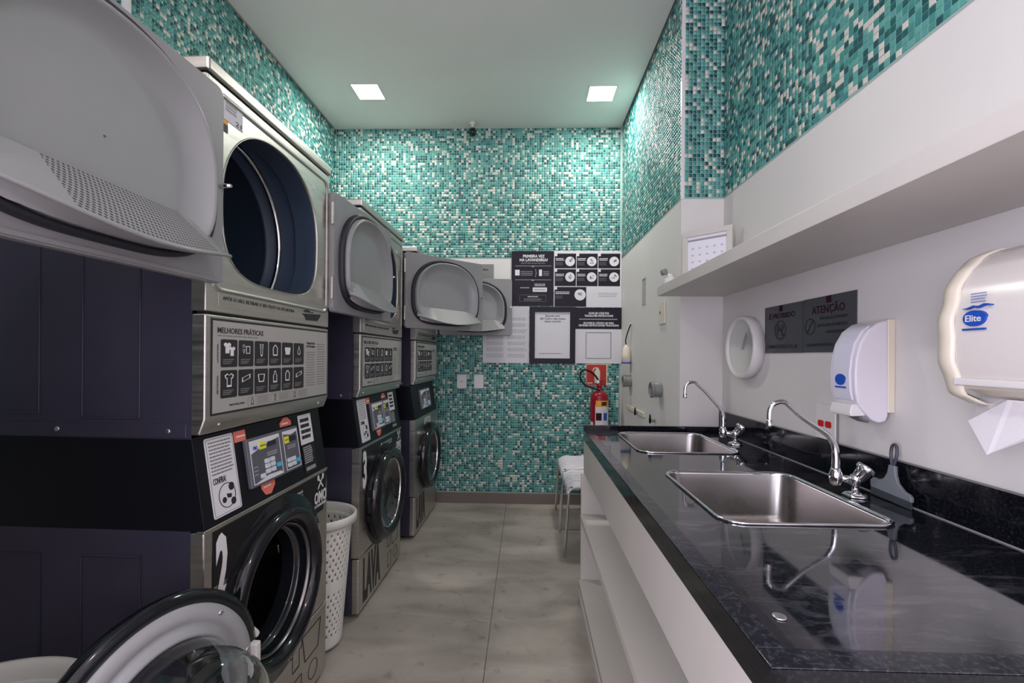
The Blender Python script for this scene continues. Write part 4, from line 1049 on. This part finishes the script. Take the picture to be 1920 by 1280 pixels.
# clock
t = empty('wall_clock', (RW, 2.112, 1.297), RR, label='round white wall clock with a thick rim and one grey hand', category='clock')
b = B(); b.lathe([(0.120, -0.0005), (0.141, -0.004), (0.143, -0.046), (0.139, -0.052), (0.129, -0.052), (0.124, -0.046), (0.122, -0.040)], 'y', n=72, cap=False); b.obj('rim', 'white', t)
B().lathe([(0.124, -0.040), (0.095, -0.034), (0.09, -0.030), (0.002, -0.030)], 'y', n=64, cap=False).obj('face', mat('clock_face', (0.62, 0.62, 0.58), 0.3), t)
B().prism([(-0.006, -0.008), (0.004, -0.010), (0.040, 0.050), (0.036, 0.068), (0.028, 0.056)], -0.036, -0.033).obj('hand', 'inkpale', t)

# soap dispenser: side profile in (depth, height), width along the wall
def body_profile(parent, name, prof, x0, x1, m, bev=0.004):
    b = B(); b.loops([[(x0, -d, z) for d, z in prof], [(x1, -d, z) for d, z in prof]], cap0=True, cap1=True, smooth=False)
    return b.obj(name, m, parent, bev=bev, seg=3)
t = empty('soap_dispenser', (RW, 1.345, 1.07), RR, label='white wall soap dispenser with a blue logo and a push lever below', category='dispenser')
P = [(0.022, 0.288), (0.050, 0.280), (0.078, 0.258), (0.098, 0.222), (0.108, 0.182), (0.112, 0.138), (0.110, 0.090), (0.104, 0.058), (0.084, 0.030), (0.066, 0.010), (0.045, 0.001), (0.026, 0.006), (0.020, 0.022)]
body_profile(t, 'cover', P, -0.052, 0.056, 'lilacwhite', 0.006)
body_profile(t, 'back_plate', [(0.0005, 0.290), (0.022, 0.290), (0.022, 0.03), (0.0005, 0.03)], -0.050, 0.054, 'cream', 0.003)
body_profile(t, 'front_insert', [(0.060, 0.276), (0.0845, 0.256), (0.1035, 0.222), (0.1125, 0.182), (0.1165, 0.138), (0.1145, 0.090), (0.108, 0.062), (0.09, 0.062)], -0.034, 0.040, mat('pale_insert', (0.66, 0.66, 0.76), 0.25), 0.003)
body_profile(t, 'push_lever', [(0.070, 0.052), (0.112, 0.052), (0.118, 0.030), (0.115, 0.018), (0.075, 0.020)], -0.040, 0.046, 'white', 0.003)
body_profile(t, 'pump', [(0.040, 0.03), (0.085, 0.03), (0.075, 0.008), (0.05, -0.004)], -0.020, 0.026, 'bootr', 0.004)
b = B(); b.prism([(0.004 + 0.020 * math.cos(2 * pi * k / 20) * (1.15 if math.cos(2 * pi * k / 20) > 0 and math.sin(2 * pi * k / 20) > 0 else 1), 0.120 + 0.016 * math.sin(2 * pi * k / 20)) for k in range(20)], -0.1185, -0.1145)
b.prism([(-0.018, 0.096), (0.026, 0.096), (0.026, 0.100), (-0.018, 0.100)], -0.1175, -0.1135); b.obj('logo', 'inkblue', t)

# paper towel dispenser: big, near, with ribbed edge
TD = 1.165
t = empty('paper_towel_dispenser', (RW, 0.78, TD), RR, label='large cream paper towel dispenser under the shelf, a towel hanging out', category='dispenser')
# local x from -0.16 (far) to +0.16 (near)
front = [(0.125, 0.293), (0.150, 0.280), (0.178, 0.255), (0.197, 0.215), (0.207, 0.165), (0.209, 0.115), (0.204, 0.070), (0.196, 0.045)]
back = [(0.0005, 0.045), (0.0005, 0.295)]
n = 10
b = B(); prof = back + front
b.loops([[(-0.118, -d, z) for d, z in prof], [(0.16, -d, z) for d, z in prof]], cap0=True, cap1=True, smooth=False)
body = b.obj('cover', 'creampanel', t, bev=0.006, seg=3)
b = B(); L = []
for (x, dd, sc) in ((-0.112, -0.001, 1.0), (-0.117, 0.004, 1.0), (-0.132, 0.004, 1.0), (-0.146, -0.002, 1.0), (-0.158, -0.016, 1.0), (-0.162, -0.045, 1.0)):
    row = []
    rib = 56
    # resample profile
    pr = [(0.06, 0.300)] + front + [(0.185, 0.020), (0.15, 0.002), (0.06, 0.0)]
    seg = [math.dist(pr[i], pr[i + 1]) for i in range(len(pr) - 1)]; T_ = sum(seg)
    for k in range(rib + 1):
        s_ = T_ * k / rib; i = 0
        while i < len(seg) - 1 and s_ > seg[i]: s_ -= seg[i]; i += 1
        f = min(1, s_ / seg[i]); d = pr[i][0] + (pr[i + 1][0] - pr[i][0]) * f; z = pr[i][1] + (pr[i + 1][1] - pr[i][1]) * f
        wv = 0.0013 * math.sin(2 * pi * k / 8)
        row.append((x - wv * 0.6, -(d + dd + wv), z))
    L.append(row)
b.loops(L, close=False); o = b.obj('ribbed_edge', 'cream', t); md = o.modifiers.new('s', 'SOLIDIFY'); md.thickness = 0.003; md.offset = 1
b = B(); prof = [(0.0005, 0.0), (0.0005, 0.044), (0.196, 0.044), (0.190, 0.030), (0.150, 0.018), (0.10, 0.002)]
b.loops([[(-0.114, -d, z) for d, z in prof], [(0.16, -d, z) for d, z in prof]], cap0=True, cap1=True, smooth=False); b.obj('lower_tray', 'cream', t, bev=0.004)
b = B(); b.box(-0.118, 0.16, -0.206, -0.19, 0.036, 0.050); b.obj('edge_strip', 'white', t, bev=0.003)
y = -0.2105
lg = Matrix.Translation((0, 0, 0))
b = B(); b.prism([(-0.072 + 0.0205 * math.cos(2 * pi * k / 24) * (1.12 if 0 < k < 5 else 1), 0.160 + 0.0145 * math.sin(2 * pi * k / 24)) for k in range(24)], y - 0.0015, -0.20); b.obj('logo', 'inkblue', t)
text('Elite', -0.087, 0.154, -0.058, 0.166, y - 0.0016, 'inkwhite', t, bold=0.01)
b = B(); b.box(-0.094, -0.052, y - 0.001, -0.200, 0.1385, 0.1420); b.obj('lettering', 'inkblue', t)
b = B().xf(Matrix()) ; b.prism([(a_ - 0.014, c_ + 0.021) for a_, c_ in [(-0.082, 0.158), (-0.072, 0.156), (-0.060, 0.160), (-0.052, 0.157), (-0.040, 0.162), (-0.030, 0.160), (-0.030, 0.162), (-0.04, 0.1645), (-0.052, 0.160), (-0.06, 0.1625), (-0.072, 0.1585)]], y - 0.001, -0.199); b.obj('wave_line', 'inkblue', t)
scribble(-0.086, 0.188, -0.056, 0.208, 4, -0.2035, mat('pale_blue_print', (0.20, 0.25, 0.52), 0.5), t, seed=51, fill=0.35, wlen=(.3, .5))
# paper towel: two folded flaps
b = B()
def sheet(pts, nx=1):
    vs = [b.bm.verts.new(p) for p in pts]; b.bm.faces.new(vs)
sheet([(-0.152, -0.12, 0.012), (-0.150, -0.140, -0.036), (-0.10, -0.150, -0.012), (-0.05, -0.13, 0.012)])
sheet([(-0.146, -0.150, -0.036), (-0.097, -0.162, -0.093), (0.02, -0.152, -0.012), (0.06, -0.13, 0.012), (-0.075, -0.147, 0.012)])
o = b.obj('towel_sheet', 'tissue', t); md = o.modifiers.new('s', 'SOLIDIFY'); md.thickness = 0.0012

# outlet plates by the backsplash
t = empty('outlet_plate', (RW, 1.622, 0.976), RR, label='white outlet plate with two red sockets above the backsplash', category='outlet')
B().box(0.0, 0.100, -0.010, -0.0005, 0.0, 0.120).obj('plate', 'white', t, bev=0.002)
for x in (0.030, 0.068):
    b = B(); b.prism(rrect(0.015, 0.011, 0.007, 4, x, 0.052), -0.0125, -0.009); b.obj('socket', 'redsocket', t, bev=0.001)
tag(B().box(-0.006, -0.0005, -0.0015, 0.0015, 0, 0.105).obj('cable', 'pipe', loc=(RW, 1.518, 0.975)), 'thin grey cable running down the wall beside the red sockets', 'cable')

# ------------------------------------------------------------------ narrow wall fittings, facing -X at PX
def nw(name, y, z, **kw): return empty(name, (PX, y, z), RR, **kw)
t = nw('wall_slot', 3.175, 1.607, label='shallow vertical slot recess on the narrow white wall', category='cover')
B().box(0.0, 0.085, -0.003, -0.0005, 0.0, 0.180).obj('plate', mat('slot_grey', (0.42, 0.40, 0.39), 0.6), t); B().box(0.004, 0.080, -0.0034, -0.003, 0.165, 0.175).obj('shadow_line', 'inkgrey', t)  # flat plate stands in for the recess; dark strip paints its top shadow
t = nw('switch_plate', 2.765, 1.444, label='cream switch plate with a small black hole, on the narrow wall below the shelf tip', category='switch')
B().box(0, 0.12, -0.008, -0.0005, 0, 0.130).obj('plate', 'cream', t, bev=0.002); B().box(0.03, 0.042, -0.009, -0.007, 0.06, 0.078).obj('hole', 'ink', t)
t = nw('hanging_plug', 3.50, 1.20, label='cream plug with a blue edge hanging by a black cord on the narrow wall', category='plug')
B().loops
B().lathe([(0.036, 0.0), (0.033, 0.06), (0.026, 0.115), (0.014, 0.132), (0.006, 0.142)], o=(0, -0.038, 0), n=24).obj('body', 'cream', t)
B().lathe([(0.0365, -0.002), (0.0372, 0.0), (0.0368, 0.008), (0.0362, 0.009)], o=(0, -0.038, 0), n=24).obj('edge', 'inkblue', t)
b = B(); b.tube([(0, -0.038, 0.138), (-0.012, -0.040, 0.175), (-0.012, -0.030, 0.22), (0.004, -0.020, 0.26), (0.016, -0.010, 0.292), (0.018, -0.004, 0.305)], 0.0045, 8); b.obj('cord', 'black', t)
B().lathe([(0.006, -0.0005), (0.006, -0.018), (0.008, -0.02)], 'y', o=(0.018, 0, 0.302), n=10).obj('hook', 'white', t)
for (y_, z_, r_, lb) in ((3.50, 1.066, 0.044, 'grey pipe stub on the narrow wall, under the hanging plug'), (2.73, 1.056, 0.045, 'grey pipe stub on the narrow wall, nearer the sinks')):
    t = nw('pipe_stub', y_, z_, label=lb, category='pipe', group='grey pipe stubs on the narrow wall')
    b = B(); b.lathe([(r_, -0.0005), (r_, -0.062), (r_ - 0.005, -0.064), (r_ - 0.007, -0.060), (r_ - 0.007, -0.01), (0.002, -0.008)], 'y', n=32, cap=False); b.obj('socket', 'pipe', t)
    B().lathe([(r_ + 0.002, -0.046), (r_ + 0.0035, -0.048), (r_ + 0.0035, -0.058), (r_ + 0.002, -0.060)], 'y', n=32, cap=False).obj('collar', 'pipe', t)
for (y_, z_, lb) in ((3.235, 0.885, 'small black stop valve low on the narrow wall, farther from the sinks'), (2.85, 0.885, 'small black stop valve low on the narrow wall, nearer the sinks')):
    t = nw('stop_valve', y_, z_ - 0.03, label=lb, category='valve', group='black stop valves on the narrow wall')
    B().lathe([(0.010, -0.0005), (0.010, -0.020), (0.006, -0.022), (0.006, -0.034)], 'y', n=14).obj('stem', 'pipe', t)
    B().lathe([(0.006, -0.02), (0.008, 0.0), (0.004, 0.035)], o=(0, -0.030, 0.004), n=14).obj('handle', 'black', t)
tag(B().box(-0.012, -0.0005, -0.25, 0.25, 0, 0.028).obj('pipe_cover', 'cream', loc=(PX, 3.34, 0.845)), 'low cream duct cover on the narrow wall beside the back corner', 'cover')

# ------------------------------------------------------------------ back wall notices (x = X, facing the room)
def board(name, x, z, label, cat='poster', group=None, yo=0.0035): return empty(name, (x, BY - yo, z), 0, label=label, category=cat, group=group)
GP = 'printed notices on the back wall'
t = board('poster', -0.122, 1.675, 'dark poster headed PRIMEIRA VEZ NA LAVANDERIA?', group=GP)
B().box(0, 0.355, -0.003, 0, 0, 0.464).obj('board', 'navyprint', t)
y = -0.003
text('PRIMEIRA VEZ\nNA LAVANDERIA?', 0.068, 0.375, 0.305, 0.432, y, 'inkwhite', t, bold=0.03)
scribble(0.08, 0.357, 0.29, 0.364, 1, y, 'inkpale', t, seed=60)
for zz in (0.335, 0.218): B().prism([(0.03, zz), (0.165, zz), (0.18, zz - 0.010), (0.195, zz), (0.335, zz), (0.335, zz + 0.004), (0.03, zz + 0.004)], y - 0.0006, y).obj('divider', 'inkpale', t)
rect(0.030, 0.256, 0.068, 0.304, y, 'inkwhite', t, 'picture'); rect(0.232, 0.252, 0.257, 0.306, y, 'inkwhite', t, 'picture')
scribble(0.078, 0.252, 0.185, 0.296, 3, y, 'inkpale', t, seed=61, fill=0.35); scribble(0.268, 0.252, 0.32, 0.296, 3, y, 'inkpale', t, seed=62, fill=0.35)
B().prism([(0.200, 0.310), (0.204, 0.310), (0.211, 0.278), (0.204, 0.244), (0.200, 0.244), (0.206, 0.278)], y - 0.0006, y).obj('divider', 'inkpale', t)
text('CÓDIGO DO\nAMACIANTE', 0.193, 0.166, 0.285, 0.190, y, 'inkwhite', t, bold=0.02); rect(0.180, 0.118, 0.300, 0.155, y, 'inkwhite', t, 'field', r=0.004)
scribble(0.19, 0.130, 0.29, 0.143, 1, y - 0.0012, 'inkgrey', t, seed=63, wlen=(.06, .08)); scribble(0.075, 0.145, 0.155, 0.160, 1, y, 'inkpale', t, seed=64)
frame(0.070, 0.036, 0.292, 0.092, 0.0012, y, 'inkpale', t, 'border', th=0.0005); text('IMPORTANTE', 0.138, 0.072, 0.224, 0.082, y, 'inkwhite', t, bold=0.03); scribble(0.105, 0.042, 0.26, 0.064, 3, y, 'inkpale', t, seed=65, fill=0.3)

t = board('poster', 0.237, 1.665, 'instruction poster with seven dark numbered cells and round pictures', group=GP)
B().box(0, 0.566, -0.003, 0, 0, 0.474).obj('board', 'paper', t)
cells = [(0.006, 0.328, 0.178, 0.124), (0.190, 0.328, 0.176, 0.124), (0.372, 0.328, 0.182, 0.124), (0.006, 0.178, 0.178, 0.142), (0.190, 0.178, 0.176, 0.142), (0.372, 0.178, 0.182, 0.142), (0.006, 0.004, 0.266, 0.166)]
for i, (x, z, w_, h_) in enumerate(cells):
    b = B(); bc = B(); bn = B(); bg = B()
    b.box(x, x + w_, -0.0038, -0.003, z, z + h_)
    bn.box(x, x + 0.020, -0.0044, -0.0038, z + h_ - 0.022, z + h_)
    cx_, cz_, r_ = (x + w_ - 0.050, z + h_ - 0.066, 0.040) if i < 6 else (x + w_ - 0.052, z + h_ - 0.066, 0.047)
    bc.prism([(cx_ + r_ * math.cos(2 * pi * k / 28), cz_ + r_ * math.sin(2 * pi * k / 28)) for k in range(28)], -0.0044, -0.0038)
    rnd = random.Random(i)
    for _ in range(5):
        px, pz = cx_ + rnd.uniform(-.018, .012), cz_ + rnd.uniform(-.02, .016); bg.box(px, px + rnd.uniform(.006, .016), -0.0050, -0.0044, pz, pz + rnd.uniform(.005, .014))
    ce_ = b.obj('cell', 'navyprint', t); bc.obj('picture', 'inkwhite', ce_); bn.obj('number_tab', 'inkwhite', ce_); bg.obj('picture_detail', 'inkgrey', ce_)
for i, (x, z, w_, h_) in enumerate(cells):
    scribble(x + 0.008, z + h_ - 0.062, x + 0.080 + (0.05 if i == 6 else 0), z + h_ - 0.036, 2, -0.0038, 'inkwhite', t, seed=70 + i, fill=0.45, wlen=(.2, .45)); scribble(x + 0.008, z + h_ - 0.10, x + 0.07, z + h_ - 0.070, 4, -0.0038, 'inkgrey', t, seed=80 + i, fill=0.3)
scribble(0.375, 0.085, 0.54, 0.125, 3, -0.003, 'inkgrey', t, seed=90, fill=0.25)

t = board('notice_sheet', -0.362, 1.190, 'white sheet with two columns of grey text beside the framed notice', group=GP)
B().box(0, 0.394, -0.0015, 0, 0, 0.481).obj('sheet', 'paper', t)
text('OMO', 0.150, 0.418, 0.205, 0.445, -0.0015, 'ink', t, 'brand_lettering', bold=0.03)
text('A', 0.118, 0.415, 0.142, 0.446, -0.0015, 'inkgrey', t) if False else None
scribble(0.13, 0.36, 0.37, 0.385, 2, -0.0015, 'inkgrey', t, seed=91, fill=0.3)
for k in range(6):
    scribble(0.03, 0.305 - k * 0.052, 0.185, 0.338 - k * 0.052, 3, -0.0015, 'inkpale', t, seed=92 + k, fill=0.35, wlen=(.1, .3)); scribble(0.21, 0.305 - k * 0.052, 0.375, 0.338 - k * 0.052, 3, -0.0015, 'inkpale', t, seed=99 + k, fill=0.35, wlen=(.1, .3))
t = board('framed_notice', 0.035, 1.188, 'white notice in a dark frame, middle of the lower row on the back wall', group=GP)
frame(0, 0, 0.384, 0.478, 0.044, 0.0, 'navyprint', t, 'frame', th=0.012)
B().box(0.04, 0.344, -0.005, -0.001, 0.032, 0.444).obj('sheet', 'paper', t)
text('Escaneie este\nQR Code e veja nossos\nvídeos tutoriais', 0.085, 0.348, 0.300, 0.412, -0.005, 'ink', t, bold=0.01)
scribble(0.08, 0.078, 0.29, 0.090, 1, -0.005, 'inkgrey', t, seed=111, fill=0.5)
t = board('poster', 0.421, 1.192, 'poster with a dark bilingual heading about translated instructions over an empty outlined square', group=GP)
B().box(0, 0.388, -0.003, 0, 0, 0.470).obj('board', 'paper', t)
rect(0.0, 0.290, 0.388, 0.470, -0.003, 'navyprint', t, 'heading'); 
text('SCAN QR CODE FOR\nTRANSLATED INSTRUCTIONS', 0.075, 0.392, 0.315, 0.432, -0.0042, 'inkwhite', t, bold=0.035)
rect(0.030, 0.368, 0.350, 0.376, -0.0042, 'inkpale', t, 'divider', th=0.0005)
text('ESCANEE EL CÓDIGO QR PARA\nOBTENER INSTRUCCIONES TRADUCIDAS', 0.026, 0.312, 0.362, 0.352, -0.0042, 'inkwhite', t, bold=0.035)
frame(0.088, 0.040, 0.300, 0.262, 0.004, -0.003, 'ink', t, 'outline', th=0.0006)
t = board('notice_sheet', -0.520, 1.868, 'small grey sign on the white band, half behind an open dryer door', group=GP)
B().box(0, 0.245, -0.002, 0, 0, 0.158).obj('plate', mat('grey_plate', (0.22, 0.215, 0.21), 0.5), t); text('ATENÇÃO', 0.05, 0.10, 0.20, 0.122, -0.002, 'inkmaroon', t, bold=0.03); scribble(0.04, 0.03, 0.22, 0.085, 3, -0.002, 'inkgrey', t, seed=120, fill=0.4)
# extinguisher sign
t = board('extinguisher_sign', 0.512, 1.008, 'red sign with a pale fire extinguisher symbol', cat='sign')
B().box(0, 0.180, -0.002, 0, 0, 0.180).obj('plate', 'signpale', t); rect(0.004, 0.004, 0.170, 0.174, -0.002, 'signred', t, 'field')
b = B(); b.prism([(0.072, 0.018), (0.118, 0.018), (0.118, 0.118), (0.108, 0.134), (0.104, 0.150), (0.088, 0.150), (0.084, 0.134), (0.072, 0.118)], -0.004, -0.0032); b.prism([(0.055, 0.118), (0.062, 0.118), (0.066, 0.136), (0.086, 0.146), (0.084, 0.154), (0.060, 0.144)], -0.004, -0.0032); b.obj('symbol', 'signpale', t)
scribble(0.012, 0.014, 0.056, 0.024, 1, -0.0032, 'signpale', t, seed=121, fill=0.7, wlen=(.4, .45))
for x, lb in ((-0.578, 'white wall outlet plate on the mosaic, nearer the machines'), (-0.434, 'white blank wall plate on the mosaic, nearer the posters')):
    t = board('outlet_plate', x, 0.972, lb, cat='outlet', group='white plates on the back wall')
    B().box(0, 0.080, -0.008, 0, 0, 0.116).obj('plate', 'white', t, bev=0.002)
    if x < -0.5: B().box(0.03, 0.05, -0.0095, -0.0078, 0.052, 0.062).obj('socket', 'inkpale', t)

# fire extinguisher hung on the back wall
t = empty('fire_extinguisher', (0.610, 3.755, 0.50), label='red fire extinguisher with a looped black hose at the back wall', category='fire extinguisher')
B().lathe([(0.058, 0.0), (0.070, 0.008), (0.0725, 0.03), (0.0725, 0.405), (0.066, 0.440), (0.045, 0.462), (0.022, 0.474), (0.018, 0.500), (0.022, 0.505), (0.022, 0.525), (0.012, 0.530)], n=40).obj('cylinder', 'red', t)
b = B()
def arc_label(b, z0, z1, a0, a1, r=0.0735, n=12):
    b.loops([[(r * math.cos(a0 + (a1 - a0) * k / n), r * math.sin(a0 + (a1 - a0) * k / n), z) for k in range(n + 1)] for z in (z0, z1)], close=False)
arc_label(b, 0.08, 0.36, R(-125), R(-25)); b.obj('label_sheet', 'paper', t)
b = B(); arc_label(b, 0.345, 0.395, R(-122), R(-28), 0.0742); b.obj('label_band', 'orange', t)
b = B(); arc_label(b, 0.355, 0.385, R(-85), R(-48), 0.0746); b.obj('label_text', 'ink', t)
b = B(); arc_label(b, 0.235, 0.295, R(-120), R(-84), 0.0746); b.obj('label_symbol', 'inkmaroon', t)
b = B(); arc_label(b, 0.235, 0.295, R(-72), R(-45), 0.0746); b.obj('label_symbol', 'inkblue', t)
b = B(); arc_label(b, 0.10, 0.22, R(-175), R(-140), 0.0742); b.obj('label_sheet', 'paper', t)
b = B(); b.box(-0.012, 0.012, -0.015, 0.015, 0.52, 0.548); b.prism([(0.0, 0.540), (0.055, 0.565), (0.057, 0.572), (-0.005, 0.560)], -0.008, 0.008); b.prism([(0.0, 0.522), (0.06, 0.508), (0.062, 0.514), (0.0, 0.534)], -0.007, 0.007); b.obj('valve', 'red', t, bev=0.002)
B().lathe([(0.014, -0.006), (0.016, 0.0), (0.014, 0.006)], 'y', o=(-0.016, -0.015, 0.545), n=16).obj('gauge', 'alu', t)
hp = [(-0.005 , -0.01, 0.535), (-0.03, -0.012, 0.585), (-0.075, -0.014, 0.625), (-0.12, -0.014, 0.640), (-0.150, -0.014, 0.625), (-0.160, -0.014, 0.59), (-0.148, -0.016, 0.55), (-0.115, -0.02, 0.515), (-0.07, -0.03, 0.495), (-0.03, -0.04, 0.485), (0.0, -0.05, 0.470)]
V = [Vector(p) for p in hp]; Q = []
for i in range(len(V) - 1):
    p0, p1, p2, p3 = V[max(i - 1, 0)], V[i], V[i + 1], V[min(i + 2, len(V) - 1)]
    for k in range(5):
        s_ = k / 5; Q.append(0.5 * ((2 * p1) + (p2 - p0) * s_ + (2 * p0 - 5 * p1 + 4 * p2 - p3) * s_ ** 2 + (-p0 + 3 * p1 - 3 * p2 + p3) * s_ ** 3))
b = B(); b.tube(Q, 0.0075, 10); b.obj('hose', 'black', t)
B().box(-0.02, 0.02, 0.0, 0.098, 0.44, 0.47).obj('wall_bracket', 'alu', t)

# ------------------------------------------------------------------ stools behind the cabinet
def stool(x, y, label):
    t = empty('stool', (x, y, 0), label=label, category='stool', group='white ribbed stools behind the cabinet')
    b = B(); nx, ny = 28, 24; rows = []
    for j in range(ny + 1):
        v = j / ny; row = []
        for i in range(nx + 1):
            u = i / nx
            X = 0.0 + 0.43 * u; Yq = 0.0 + 0.42 * v
            z = 0.462 - 0.050 * max(0, (0.18 - u) / 0.18) ** 2 - 0.012 * math.sin(pi * u)
            z += 0.0075 * math.sin(2 * pi * (v * 6 + 0.35 * math.sin(2 * pi * u * 1.3)))
            z -= 0.020 * (max(0, (0.1 - v) / 0.1) ** 2 + max(0, (v - 0.9) / 0.1) ** 2)
            row.append((X - 0.004 * math.sin(pi * v), Yq, z))
        rows.append(row)
    b.loops(rows, close=False); o = b.obj('seat', 'lilacwhite', t); md = o.modifiers.new('s', 'SOLIDIFY'); md.thickness = 0.014; md.offset = -1
    for (lx, ly) in ((0.015, 0.012), (0.015, 0.408), (0.41, 0.012), (0.41, 0.408)):
        dx = -0.022 if lx < 0.2 else 0.015; dy = -0.01 if ly < 0.2 else 0.01
        B().tube([(lx + dx, ly + dy, 0.0), (lx, ly, 0.40), (lx + (0.012 if lx < .2 else -.012), ly, 0.432)], 0.0095, 12).obj('leg', 'chrome', t)
    b = B(); b.tube([(0.025, 0.012, 0.430), (0.40, 0.012, 0.430)], 0.008, 8).tube([(0.025, 0.408, 0.430), (0.40, 0.408, 0.430)], 0.008, 8); b.obj('seat_rail', 'chrome', t)
stool(0.262, 2.835, 'white ribbed stool with chrome legs, nearer of the two behind the cabinet')
stool(0.262, 3.285, 'white ribbed stool with chrome legs, against the back wall behind the cabinet')
